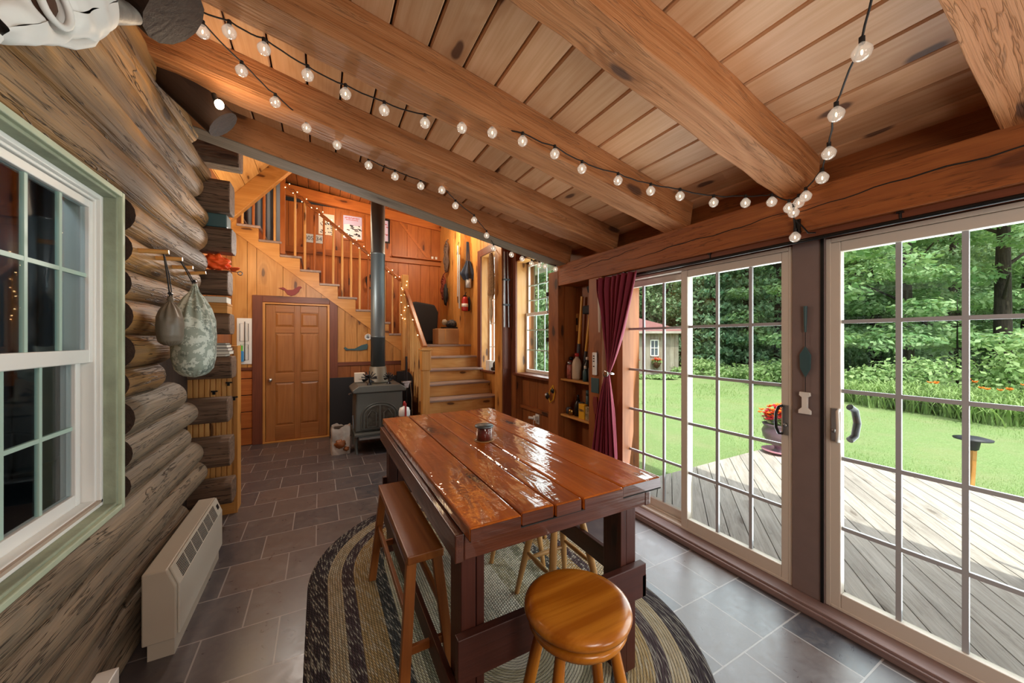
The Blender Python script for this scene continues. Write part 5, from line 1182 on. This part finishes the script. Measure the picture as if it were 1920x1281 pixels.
# ------------------------------------------------------------ things on the grey post
wc = thing('wind_ornament', 'teal hanging ornament of bar and leaf shapes on the grey post', 'ornament', (2.46, 1.02, 1.3))
m = MB(); m.tube([(2.462, 1.02, 1.72), (2.462, 1.02, 1.57)], [.010, .006], 8); m.build('bar', M['teal'], wc)
m = MB(); m.prism([(1.02, 1.31), (1.045, 1.36), (1.048, 1.44), (1.02, 1.49), (.992, 1.44), (.995, 1.36)], 'x', 2.458, 2.466); m.build('leaf', M['teal'], wc, bevel=.002)
m = MB(); m.tube([(2.462, 1.02, 1.57), (2.462, 1.02, 1.22)], .002, 6); m.build('thread', M['rubber'], wc)
m = MB(); m.prism([(.995, 1.225), (1.045, 1.225), (1.047, 1.205), (1.034, 1.195), (1.034, 1.135), (1.05, 1.12), (1.05, 1.10), (.99, 1.10), (.99, 1.12), (1.006, 1.135), (1.006, 1.195), (.993, 1.205)], 'x', 2.45, 2.466)
m.build('cord_cleat', M['white'], label='white plastic cord cleat screwed to the grey post', cat='cleat', bevel=.002)
# ------------------------------------------------------------ string lights
def bulb_proto(t, p, d=.055, cordp=None):
    x, y, z = p; r_ = d/2
    m = MB(); m.lathe([(.008, z+r_*1.1), (r_*.55, z+r_*.85), (r_*.95, z+r_*.3), (r_, z), (r_*.8, z-r_*.6), (r_*.4, z-r_*.92), (0, z-r_)], (x, y, 0), 16); b = m.build('bulb', M['bulbglass'], t)
    m = MB(); m.blob((x, y, z), .0035, .0035, .009, 0, seg=8, rings=6); m.build('filament', M['glow'], b)
    m = MB(); m.tube([(x, y, z+r_*1.0), (x, y, z+r_*1.0+.022)], .0085, 8); m.build('lamp_socket', M['rubber'], b)
    return b
def string(label, pts, ends, sag=.018):
    t = thing('string_lights', label, 'string lights', pts[0], 'globe string lights on the beams')
    path = []; P_ = [Vector(p)+Vector((0, 0, .045)) for p in pts]; P_ = [Vector(ends[0])]+P_+([Vector(ends[1])] if ends[1] else [])
    for a, b in zip(P_[:-1], P_[1:]):
        for k in range(5): u = k/5; path.append(a.lerp(b, u)+Vector((R.uniform(-.003, .003), R.uniform(-.003, .003), R.uniform(-.003, .003)-sag*4*u*(1-u)*.4)))
    path.append(P_[-1]); m = MB(); m.tube(path, .0035, 6, r=.2); m.build('cord', M['rubber'], t)
    b0 = None
    for p in pts:
        if b0 is None: b0 = bulb_proto(t, p); p0 = Vector(p)
        else:
            c_ = dup(b0, None, parent=t); c_.location = Vector(b0.location)+(Vector(p)-p0)
    return t
SA = [(-.348, 1.96, 2.87), (-.223, 1.962, 2.845), (-.052, 2.0, 2.81), (.115, 2.005, 2.777), (.3, 1.99, 2.74), (.502, 1.933, 2.70), (.673, 1.825, 2.665), (.815, 1.744, 2.637), (.972, 1.69, 2.606), (1.161, 1.658, 2.568), (1.356, 1.66, 2.529), (1.582, 1.60, 2.484), (1.794, 1.54, 2.441), (1.953, 1.455, 2.409), (2.14, 1.36, 2.371), (2.25, 1.233, 2.346), (2.31, 1.12, 2.325), (2.335, 1.045, 2.27), (2.34, 1.0, 2.285), (2.33, 1.02, 2.235), (2.345, 1.02, 2.10)]
string('long globe string crossing the middle rafters and ending in a cluster at the header beam', SA, [(-.52, 1.95, 2.93), None])
SB = [(-.458, 2.048, 2.892), (-.344, 2.214, 2.869), (-.218, 2.373, 2.844), (-.071, 2.51, 2.814), (.098, 2.567, 2.78), (.299, 2.671, 2.74), (.478, 2.68, 2.704), (.661, 2.668, 2.668), (.801, 2.60, 2.64), (.965, 2.767, 2.607), (1.182, 2.901, 2.564), (1.403, 3.13, 2.519), (1.57, 3.33, 2.46), (1.80, 3.37, 2.43), (1.93, 3.37, 2.40), (2.05, 3.37, 2.36), (2.15, 3.37, 2.35), (2.22, 3.36, 2.345), (2.32, 3.30, 2.31)]
string('globe string drooping along the rafters nearest the staircase', SB, [(-.55, 2.0, 2.93), (2.36, 3.25, 2.38)])
SC_ = [(1.549, .488, 2.46), (1.788, .639, 2.412), (2.02, .748, 2.366), (2.20, .841, 2.33), (2.31, .955, 2.30)]
string('short globe string running over the second glass door to the cluster', SC_, [(1.40, .40, 2.62), (2.36, 1.0, 2.33)])
m = MB(); m.box(2.352, 2.37, 1.00, 1.03, 2.12, 2.20); m.tube([(2.34, 1.02, 2.20), (2.33, .98, 2.15), (2.35, .96, 2.11), (2.36, .93, 2.105)], .004, 6); m.build('cord_clip', M['black'], label='black clip bundling the string cords above the grey post', cat='clip')
# fairy lights wound on the rails
fl = thing('fairy_lights', 'tiny warm fairy lights wound around the stair handrails and posts', 'fairy lights', (1.2, 6.3, 2.4))
m = MB(); m.blob((1.23, 6.30, 2.50), .0062, .0062, .0062, 0, seg=8, rings=6); fb0 = m.build('bulb', M['fairy'], fl); q0 = Vector((1.23, 6.30, 2.50))
fp2 = []
for k in range(30):
    x = 1.20-1.66*k/29+R.uniform(-.02, .02); s_ = (-1)**k; fp2.append((x, 6.30+.012*s_, rz(x)+.045*s_+R.uniform(-.015, .015)))
for k in range(7): y = 5.05+1.1*k/7; fp2.append((1.285+.04*(-1)**k, y, 1.39+(y-4.99)*.752+.035))
for k in range(16): fp2.append((1.285-.07+R.uniform(-.01, .09), 6.19+R.uniform(-.01, .01), 1.75+.05*k+R.uniform(-.02, .02)))
for p in fp2: c_ = dup(fb0, None, parent=fl); c_.location = Vector(p)-q0
m = MB(); m.tube([(x_, 6.30, rz(x_)+.03*math.sin(i*1.6)) for i, x_ in enumerate([1.22-1.68*j/60 for j in range(61)])], .002, 5); m.build('wire', M['rubber'], fl)
# ------------------------------------------------------------ outdoors: deck, lawn, shed
GZ = -.35
m = MB(); m.grid(lambda u, v: (-12+92*u, -25+95*v, GZ-.02+.10*noise.noise(Vector((u*30, v*30, 0)))), 90, 90); ST('ground', m, M['lawn'])
def clip(poly, x0, x1, y0, y1):
    for (ax_, v, s_) in ((0, x0, 1), (0, x1, -1), (1, y0, 1), (1, y1, -1)):
        out = []
        for i in range(len(poly)):
            a, b = poly[i-1], poly[i]; ia, ib = (a[ax_]-v)*s_ >= 0, (b[ax_]-v)*s_ >= 0
            if ia != ib: t_ = (v-a[ax_])/(b[ax_]-a[ax_]); out.append((a[0]+(b[0]-a[0])*t_, a[1]+(b[1]-a[1])*t_))
            if ib: out.append(b)
        poly = out
        if not poly: break
    return poly
m = MB(); dv = Vector((1.51, 1.18)).normalized(); nv = Vector((-dv.y, dv.x)); k = -60
for k in range(-60, 60):
    a = k*.145; q = [nv*a-dv*20, nv*a+dv*20, nv*(a+.138)+dv*20, nv*(a+.138)-dv*20]
    q = [(p.x+4.5, p.y) for p in q]; p = clip(q, 2.66, 6.30, -3.0, 2.93)
    if len(p) < 3: continue
    n = len(p); vs = [(x, y, -.10) for x, y in p]+[(x, y, -.135) for x, y in p]
    gg = [(Vector((x, y)).dot(dv), Vector((x, y)).dot(nv), z) for x, y, z in vs]
    m.add(vs, [tuple(range(n)), tuple(range(2*n-1, n-1, -1))]+[(i, n+i, n+(i+1) % n, (i+1) % n) for i in range(n)], gg)
ST('deck', m, M['deck'])
m = MB(); m.box(6.24, 6.29, -3, 2.92, GZ, -.14, g=1); m.box(2.7, 6.29, 2.87, 2.915, GZ, -.14, g=0); m.box(2.66, 2.75, -3, 7.5, GZ-.1, -.12); ST('deck_skirt', m, M['deck'])
m = MB(); m.box(2.752, 2.80, -2.3, -1.6, -.1, 2.5); m.box(2.752, 2.80, 4.5, 5.05, -.3, 4.2); m.box(2.752, 2.80, 5.8, 7.5, -.3, 4.2); m.box(2.752, 2.8, 2.6, 3.48, -.1, 2.4); ST('wall_outside', m, M['shed'])
# shed: local frame along its front
sh = thing('garden_shed', 'grey weathered board shed with faded red hip roof beyond the lawn', 'shed', (14.9, 13.2, GZ))
u_ = Vector((2.1, -1.3, 0)).normalized(); n_ = Vector((u_.y, -u_.x, 0));  n_ = n_ if n_.dot(Vector((-1, -1, 0))) > 0 else -n_
cR = Vector((15.75, 11.85, GZ)); Wd, Dp, Hh = 5.2, 4.2, 2.28
def S(a, d, z): p = cR-u_*a-n_*d; return (p.x, p.y, GZ+z)
def sbox(m, a0, a1, d0, d1, z0, z1, g=2, r=None):
    vs = [S(a, d, z) for a in (a0, a1) for d in (d0, d1) for z in (z0, z1)]; lc = [(a, d, z) for a in (a0, a1) for d in (d0, d1) for z in (z0, z1)]
    p = [(0, 1, 2), (1, 2, 0), (2, 0, 1)][g]
    m.add(vs, [(0, 1, 3, 2), (4, 6, 7, 5), (0, 4, 5, 1), (2, 3, 7, 6), (0, 2, 6, 4), (1, 5, 7, 3)], [(q[p[0]], q[p[1]], q[p[2]]) for q in lc], 0, False, r)
m = MB(); a = 0
while a < Wd: w__ = R.uniform(.16, .24); sbox(m, a, min(a+w__-.008, Wd), -.02, .03, 0, Hh); a += w__
a = 0
while a < Dp: w__ = R.uniform(.16, .24); sbox(m, -.03, .02, a, min(a+w__-.008, Dp), 0, Hh); sbox(m, Wd-.02, Wd+.03, a, min(a+w__-.008, Dp), 0, Hh); a += w__
sbox(m, 0, Wd, .03, Dp, 0, Hh-.05); m.build('walls', M['shed'], sh)
m = MB(); e = .35; z0, z1 = Hh-.02, Hh+1.0
c4 = [S(-e, -e, z0), S(Wd+e, -e, z0), S(Wd+e, Dp+e, z0), S(-e, Dp+e, z0), S(Dp/2, Dp/2, z1), S(Wd-Dp/2, Dp/2, z1)]
m.add(c4, [(0, 4, 5, 1), (1, 5, 2), (2, 5, 4, 3), (3, 4, 0), (0, 1, 2, 3)]); m.build('roof', M['roofred'], sh)
m = MB(); sbox(m, -e, Wd+e, -e-.02, -e+.03, z0-.10, z0+.01, g=0); sbox(m, -e-.02, -e+.03, -e, Dp+e, z0-.10, z0+.01, g=1); m.build('fascia', M['deck'], sh)
def flowers(parent_or_none, c, rx, rz_, n, mats=('petalo', 'petalr'), sz=.05, name='blossoms'):
    for mi, mt in enumerate(mats):
        m = MB()
        for k in range(n):
            d = Vector((R.gauss(0, 1), R.gauss(0, 1), abs(R.gauss(0, 1))*.9)).normalized(); p = Vector(c)+Vector((d.x*rx, d.y*rx, d.z*rz_))*R.uniform(.5, 1)
            p += Vector((0, 0, 0)) if mi == 0 else Vector((rx*.2, -rx*.1, -rz_*.2))
            for q in range(5):
                a = 2*PI*q/5+k; e1 = Vector((math.cos(a), math.sin(a)*.6, .5)).normalized()*sz; e2 = Vector((-math.sin(a), math.cos(a), .1))*sz*.4
                m.add([p, p+e1*.6+e2, p+e1, p+e1*.6-e2], [(0, 1, 2, 3)])
        m.build(name, M[mt], parent_or_none)
def leafpuff(parent, c, rx, rz_, n, mat, sz=.06, name='leaves'):
    m = MB()
    for k in range(n):
        d = Vector((R.gauss(0, 1), R.gauss(0, 1), R.gauss(0, 1))).normalized(); p = Vector(c)+Vector((d.x*rx, d.y*rx, d.z*rz_))*R.uniform(.4, 1)
        a = Vector((R.gauss(0, 1), R.gauss(0, 1), R.gauss(0, .5))).normalized()*sz; b = a.cross(Vector((R.gauss(0, 1), R.gauss(0, 1), R.gauss(0, 1)))).normalized()*sz*.4
        m.add([p-a, p+b, p+a, p-b], [(0, 1, 2, 3)])
    return m.build(name, M[mat], parent)
for i, a0 in enumerate((.95, 2.05)):
    m = MB(); w_, zz0, zz1 = .42, 1.02, 1.85
    sbox(m, a0, a0+.05, -.06, -.02, zz0, zz1); sbox(m, a0+w_-.05, a0+w_, -.06, -.02, zz0, zz1); sbox(m, a0, a0+w_, -.06, -.02, zz1-.05, zz1, g=0); sbox(m, a0, a0+w_, -.06, -.02, zz0, zz0+.05, g=0); sbox(m, a0+w_/2-.015, a0+w_/2+.015, -.055, -.02, zz0, zz1); sbox(m, a0, a0+w_, -.055, -.02, 1.42, 1.45, g=0)
    fw = m.build('shed_window', M['white'], sh)
    m = MB(); sbox(m, a0+.05, a0+w_-.05, -.03, -.022, zz0+.05, zz1-.05); m.build('pane', M['dim'], fw)
    hb2 = thing('hanging_flower_basket', ('flower basket of orange blooms under the right shed window' if i == 0 else 'flower basket of orange blooms under the left shed window by the curtain'), 'flower basket', S(a0+.2, -.2, .75), 'flower baskets on the shed')
    m = MB(); c_ = S(a0+.15, -.2, 0); m.lathe([(.02, .42), (.13, .52), (.22, .72), (.20, .74), (0, .70)], (c_[0], c_[1], GZ), 20); m.build('basket', M['straw'], hb2)
    leafpuff(hb2, (c_[0], c_[1], GZ+.76), .28, .13, 160, 'fern', .06); flowers(hb2, (c_[0], c_[1], GZ+.82), .26, .14, 26, ('petalo', 'petalr'), .055)
# flower urn on the deck corner
ur = thing('flower_urn', 'mauve ceramic urn of orange and pink flowers standing on the deck corner', 'planter', (5.78, 2.70, -.10))
m = MB(); m.lathe([(0, -.10), (.11, -.10), (.12, -.08), (.07, -.05), (.06, -.01), (.14, .05), (.20, .13), (.215, .22), (.185, .28), (.20, .30), (.21, .32), (.19, .325), (.17, .30), (0, .28)], (5.78, 2.70, 0), 36); m.build('pot', M['urn'], ur)
m = MB(); m.lathe([(.10, -.099), (.21, -.06), (.22, -.045), (.20, -.045), (.08, -.07)], (5.78, 2.70, 0), 32); m.build('saucer', plain('pink glaze', '#c78a9c', .4), ur)
leafpuff(ur, (5.78, 2.70, .40), .19, .14, 220, 'fern', .045); flowers(ur, (5.76, 2.71, .42), .24, .21, 60, ('petalo', 'petalr', 'petalr'), .050)
# solar lamp on a wooden stake, edge of a patio chair
so = thing('solar_garden_light', 'round topped black solar light on a wooden stake past the deck edge', 'garden light', (6.75, 1.15, GZ))
m = MB(); m.beam((6.72, 1.17, GZ-.02), (6.75, 1.15, .24), .045, .045); m.build('stake', M['pinelight'], so)
m = MB(); m.lathe([(.02, .22), (.045, .24), (.06, .33), (.06, .345), (.15, .35), (.155, .365), (.08, .385), (0, .39)], (6.75, 1.15, 0), 28); m.build('lamp_head', M['mesh'], so)
pc = thing('patio_chair', 'dark patio chair frame standing on the deck at the right edge', 'chair', (4.35, .0, -.10))
def pt(x, y, z): return (x, y, z)
m = MB()
for dy in (0, -.55):
    m.tube([pt(4.28, .50+dy, .26), pt(4.25, .38+dy, .27), pt(4.20, .02+dy, .24)], .018, 10)
m.build('armrest', M['mesh'], pc)
for dy in (0, -.55):
    m = MB(); m.tube([pt(4.27, .46+dy, .26), pt(4.27, .36+dy, .05), pt(4.27, .32+dy, -.09)], .014, 10); m.build('leg', M['mesh'], pc)
    m = MB(); m.tube([pt(4.20, .0+dy, .62), pt(4.21, .04+dy, .20), pt(4.22, .10+dy, -.09)], .014, 10); m.build('leg', M['mesh'], pc)
m = MB(); m.box(4.0, 4.0+.02, 0, 0, 0, 0) if 0 else None; m.box(3.72, 4.26, .02, .40, .07, .09) if 0 else m.box(4.02, 4.26, -.52, .42, .06, .085); m.build('seat', M['mesh'], pc, bevel=.004)
# ------------------------------------------------------------ trees and plants
def leafcloud(m, clumps, n, sz, flat=.5, seed=0):
    """n leaves of size sz spread over ellipsoidal clumps"""
    rr = random.Random(seed); tot = sum(c[3]*c[3]*1.0 for c in clumps)
    for (cx_, cy_, cz_, cr, ch_) in clumps:
        k = int(n*cr*cr/tot)
        for _ in range(k):
            d = Vector((rr.gauss(0, 1), rr.gauss(0, 1), rr.gauss(0, 1))).normalized(); q = rr.uniform(.55, 1.05)
            p = Vector((cx_+d.x*cr*q, cy_+d.y*cr*q, cz_+d.z*ch_*q)); s_ = sz*rr.uniform(.6, 1.3)
            nrm = (d*.6+Vector((rr.gauss(0, .5), rr.gauss(0, .5), rr.gauss(0, .5)+flat))).normalized()
            a = nrm.cross(Vector((rr.gauss(0, 1), rr.gauss(0, 1), rr.gauss(0, 1)))).normalized(); b = nrm.cross(a)
            m.add([p-a*s_, p-a*s_*.1+b*s_*.55, p+a*s_, p-a*s_*.1-b*s_*.55], [(0, 1, 2, 3)], None, 0, False, rr.random())
def make_tree(kind, seed):
    rr = random.Random(seed); t = thing('tree', '', 'tree', (0, 0, 0), 'trees of the wood beyond the lawn'); m = MB(); cl = []
    if kind == 'maple':
        H_ = 13
        for k in range(34):
            z = rr.uniform(1.6, 12.5); r_ = 3.3*(1-((z-5.5)/9)**2); a = rr.uniform(0, 2*PI); q = rr.uniform(.35, 1)*r_
            cl.append((q*math.cos(a), q*math.sin(a), z, rr.uniform(.7, 1.35), rr.uniform(.28, .5)))
        leafcloud(m, cl, 12000, .11, .9, seed); lf_ = 'leaf'
    elif kind == 'bushy':
        H_ = 11
        for k in range(30):
            z = rr.uniform(.4, 11); r_ = 2.6*(1-((z-4)/9)**2); a = rr.uniform(0, 2*PI); q = rr.uniform(.2, 1)*r_
            cl.append((q*math.cos(a), q*math.sin(a), z, rr.uniform(.7, 1.2), rr.uniform(.5, .9)))
        leafcloud(m, cl, 11000, .11, .3, seed); lf_ = 'leaf2'
    else:
        H_ = 13
        for k in range(70):
            z = .8+12*(k/70); r_ = 2.7*(1-z/13.4)+.15; a = k*2.4; q = .62*r_
            cl.append((q*math.cos(a), q*math.sin(a), z-.12*r_, .55*r_+.15, .16+.05*r_))
        leafcloud(m, cl, 8500, .12, .1, seed); lf_ = 'needle'
    m.build('crown', M[lf_], t)
    m = MB(); m.tube([(0, 0, -.3), (.05, 0, H_*.35), (-.1, .1, H_*.9)], [.26, .19, .04], 10)
    for k in range(6):
        z = H_*(.25+.1*k); a = k*2.3; m.tube([(0, 0, z), (1.2*math.cos(a), 1.2*math.sin(a), z+.9)], [.07, .02], 6)
    m.build('trunk', M['bark'], t); return t
protos = {'maple': [make_tree('maple', 1), make_tree('maple', 2)], 'bushy': [make_tree('bushy', 3), make_tree('bushy', 4)], 'conifer': [make_tree('conifer', 5)]}
used = set()
def at(px__, t_):   # world position at depth t along the viewing direction of a compass bearing
    l = (px__-960)/672; a = rad(28.2); return ((math.sin(a)+l*math.cos(a))*t_, (math.cos(a)-l*math.sin(a))*t_)
LB = {'maple': 'leafy maple tree', 'bushy': 'dense round leafed tree', 'conifer': 'dark drooping evergreen'}
trees = [('maple', 1560, 14.5, 1.0, 'first maple behind the grey post, its leaves filling the upper panes'), ('maple', 1700, 15.5, 1.05, 'tall maple standing centre of the second glass door'), ('maple', 1880, 13.5, 1.0, 'big maple at the right edge above the lilies'),
         ('bushy', 1640, 19, 1.1, 'shaded tree behind the maple in the second glass door'), ('maple', 1790, 19.5, 1.1, 'maple with a visible trunk in the second glass door'), ('bushy', 1930, 18, 1.1, 'shaded tree beyond the orange lilies'),
         ('maple', 1460, 20, 1.0, 'bright maple beside the door handle side of the first glass door'), ('conifer', 1400, 21, 1.1, 'tall hemlock in the middle panes of the first glass door'), ('conifer', 1340, 22, 1.05, 'hemlock to the right of the shed'),
         ('bushy', 1310, 25, 1.1, 'rounded tree just right of the shed'), ('conifer', 1440, 26, 1.15, 'second row evergreen behind the bright maple'), ('bushy', 1255, 26, 1.1, 'tree behind the right shed corner'), ('bushy', 1205, 27, 1.15, 'tree rising over the red shed roof'), ('conifer', 1165, 27, 1.2, 'evergreen rising left of the shed roof'),
         ('bushy', 1520, 26, 1.2, 'dark tree deep behind the grey post'), ('conifer', 1610, 26, 1.2, 'deep evergreen left in the second glass door'), ('bushy', 1740, 26, 1.2, 'deep tree centre in the second glass door'), ('conifer', 1850, 25, 1.2, 'deep evergreen right in the second glass door'), ('bushy', 1980, 25, 1.2, 'deep tree past the right edge of the door'),
         ('bushy', 1000, 15, .9, 'leafy tree filling the big double hung window'), ('maple', 1050, 20, 1.0, 'maple behind the right half of the double hung window'), ('bushy', 950, 17, .9, 'tree beyond the narrow stair window'), ('conifer', 1020, 26, .95, 'evergreen deep beyond the double hung window'), ('bushy', 1100, 23, 1.0, 'tree between the double hung window and the shed'),
         ('conifer', 1380, 30, 1.4, 'tallest far evergreen in the first glass door'), ('bushy', 1480, 31, 1.3, 'far leafy mass at the handle side of the first glass door'), ('bushy', 1580, 32, 1.3, 'far tree left in the second glass door'), ('bushy', 1680, 31, 1.3, 'far tree between the muntins of the second glass door'), ('conifer', 1760, 33, 1.4, 'far evergreen in the second glass door'), ('bushy', 1280, 33, 1.35, 'far tree over the shed corner'), ('bushy', 1180, 35, 1.3, 'far tree behind the shed roof'), ('bushy', 1900, 31, 1.3, 'far tree at the right edge')]
for i, (kd, px__, t_, sc_, lab) in enumerate(trees):
    L_ = protos[kd]; pr = L_[i % len(L_)]; x, y = at(px__, t_)
    lab = lab
    if pr.name not in used:
        used.add(pr.name); pr.location = (x, y, GZ); pr.rotation_euler = (0, 0, i*1.7); pr.scale = (sc_,)*3; pr['label'] = lab
    else: dup(pr, (x, y, GZ), i*1.7, lab, sc_)
# distant wood as one mass
m = MB(); cl = []; rr = random.Random(11)
for k in range(170):
    px__ = 900+1150*rr.random(); t_ = rr.uniform(36, 44); x, y = at(px__, t_); cl.append((x, y, rr.uniform(0, 20), rr.uniform(2.4, 3.6), rr.uniform(1.6, 2.6)))
leafcloud(m, cl, 26000, .55, .2, 12); m.build('forest_foliage', M['leaf2'], label='far wood closing the view behind the lawn', cat='forest', kind='stuff')
m = MB(); p_ = [at(850, 47), at(1200, 50), at(1600, 48), at(2100, 44)]
m.grid(lambda u, v: (lambda q: (q[0], q[1], -1+19*v))(at(820+1350*u, 47)), 24, 2); ST('wooded_hill', m, M['floorforest'])
m = MB(); m.grid(lambda u, v: (lambda q: (q[0], q[1], GZ+.02+.03*noise.noise(Vector((u*20, v*20, 3)))))(at(900+1200*u, 17.5+28*v+2.5*abs(u-.45)*-1+(5 if u < .4 else 0))), 40, 20); ST('ground_wood', m, M['floorforest'])
# undergrowth along the wood edge, fern clumps
def clumpplant(c, r_, h_, n, mat, sz, name, label, group=None, cat='shrub'):
    t = thing(name, label, cat, (c[0], c[1], GZ), group); m = MB(); cl = [(c[0]+R.uniform(-r_, r_)*.6, c[1]+R.uniform(-r_, r_)*.6, GZ+h_*R.uniform(.25, .75), r_*.6, h_*.35) for _ in range(7)]
    leafcloud(m, cl, n, sz, .4, int(c[0]*100)); m.build('leaves', M[mat], t)
    m = MB()
    for k in range(5): a = k*1.3; m.tube([(c[0], c[1], GZ-.03), (c[0]+.5*r_*math.cos(a), c[1]+.5*r_*math.sin(a), GZ+h_*.7)], [.015, .006], 5)
    m.build('stem', M['bark'], t)
for i, (px__, t_, r_, h_, lab) in enumerate([(1282, 18, .7, .5, 'low shrub at the right corner of the shed'), (1240, 17.2, .55, .18, 'low green plants along the shed front under the right basket'), (1196, 17.6, .55, .18, 'low green plants along the shed front under the left basket'),
        (1330, 19, 1.2, .8, 'shrub at the wood edge right of the shed'), (1385, 17, 1.2, .7, 'pale shrub at the wood edge in the middle panes'), (1430, 15, 1.0, .9, 'shrub at the wood edge beside the door handle'), (1470, 14.5, 1.0, 1.2, 'taller shrub half hidden by the door stile'),
        (1600, 12.5, 1.0, 1.1, 'shrub left behind the lilies in the second door'), (1660, 11.8, 1.0, 1.0, 'fern shrub behind the lilies, left of the first muntin'), (1730, 11.5, 1.0, 1.3, 'bright fern shrub behind the lilies, between the muntins'), (1860, 11.2, 1.3, 2.2, 'large bright shrub right of the second muntin'), (1930, 10.5, 1.2, 1.4, 'shrub at the right edge behind the orange lilies'),
        (1010, 11, 1.2, 1.0, 'shrub low in the double hung window')]):
    x, y = at(px__, t_); clumpplant((x, y), r_, h_, 900, 'fern', .085, 'wood_edge_shrub', lab, 'shrubs at the wood edge')
# young spruce
sp_ = thing('young_spruce', 'young spare spruce standing in front of the maples in the second door', 'tree', (*at(1795, 11.8), GZ))
x, y = at(1795, 11.8); m = MB()
for k in range(16):
    z = GZ+.4+2.6*k/16; r_ = .95*(1-k/16.5)
    for j in range(6):
        a = j*PI/3+k*.5
        for q in range(9):
            f_ = (q+1)/9; p = Vector((x+r_*f_*math.cos(a), y+r_*f_*math.sin(a), z-.10*f_)); e1 = Vector((math.cos(a), math.sin(a), .0))*.10; e2 = Vector((-math.sin(a), math.cos(a), 0))*(.10*(1.2-f_))
            m.add([p-e1*.3, p+e2, p+e1, p-e2], [(0, 1, 2, 3)])
m.build('needles', M['needle'], sp_); m = MB(); m.tube([(x, y, GZ), (x, y, GZ+3.2)], [.04, .008], 6); m.build('trunk', M['bark'], sp_)
# daylily bed
lilies = [(1590, 10.8), (1640, 10.0), (1690, 9.6), (1740, 9.1), (1795, 8.6), (1850, 8.0), (1905, 7.8), (1940, 8.6), (1880, 9.0), (1820, 9.6), (1760, 10.2), (1710, 10.6), (1660, 11.0)]
ll = ['at the left end of the lily bed', 'second from the left along the lawn edge', 'third from the left along the lawn edge', 'left of the wide muntin along the lawn edge', 'behind the solar light', 'right of the solar light', 'in front at the right edge of the door', 'behind at the far right edge', 'in the second row behind the right front clump', 'in the second row behind the solar light', 'in the second row between the muntins', 'in the second row left of centre', 'at the back left of the lily bed']
for i, ((px__, t_), lab) in enumerate(zip(lilies, ll)):
    x, y = at(px__, t_); t = thing('daylily', 'arching daylily clump '+lab, 'plant', (x, y, GZ), 'daylilies along the lawn edge'); m = MB()
    for k in range(130):
        a = R.uniform(0, 2*PI); l_ = R.uniform(.35, .75); h_ = R.uniform(.35, .6); bx_2, by_2 = x+R.gauss(0, .16), y+R.gauss(0, .16); d = Vector((math.cos(a), math.sin(a), 0)); s_ = Vector((-d.y, d.x, 0))*.012; vs = []
        for q in range(6):
            f_ = q/5; p = Vector((bx_2, by_2, GZ))+d*l_*f_**1.3+Vector((0, 0, h_*math.sin(f_*PI*.72)*1.1)); w__ = 1.3*(1-f_)**.5+.1; vs += [p-s_*w__, p+s_*w__]
        m.add(vs, [(2*q, 2*q+1, 2*q+3, 2*q+2) for q in range(5)], None, 0, True)
    m.build('leaves', M['grassb'], t)
    if i in (3, 5, 6, 7, 9): flowers(t, (x, y, GZ+.72), .22, .12, 3, ('petalo',), .085)
# grass blades on the lawn
m = MB(); rr = random.Random(5); vs, fs, n_b = [], [], 0
for k in range(30000):
    px__ = rr.uniform(1150, 2000); t_ = 4.2+11*rr.random()**1.5; x, y = at(px__, t_)
    if x < 6.4 and y < 3.0: continue
    if x < 2.9: continue
    a = rr.uniform(0, 2*PI); h_ = rr.uniform(.012, .04); w__ = .004+.0005*t_; dx, dy = math.cos(a), math.sin(a); z = GZ-.08
    zt_ = GZ+h_+.03*noise.noise(Vector((x*.4, y*.4, 0))); b = len(vs); vs += [(x-dy*w__, y+dx*w__, z), (x+dy*w__, y-dx*w__, z), (x+dx*.03, y+dy*.03, zt_)]; fs.append((b, b+1, b+2))
m.add(vs, fs); m.r = [((i//3)*7919 % 997)/997 for i in range(len(vs))]
m.build('lawn_grass', M['grassb'], label='short mown grass blades covering the lawn', cat='grass', kind='stuff')
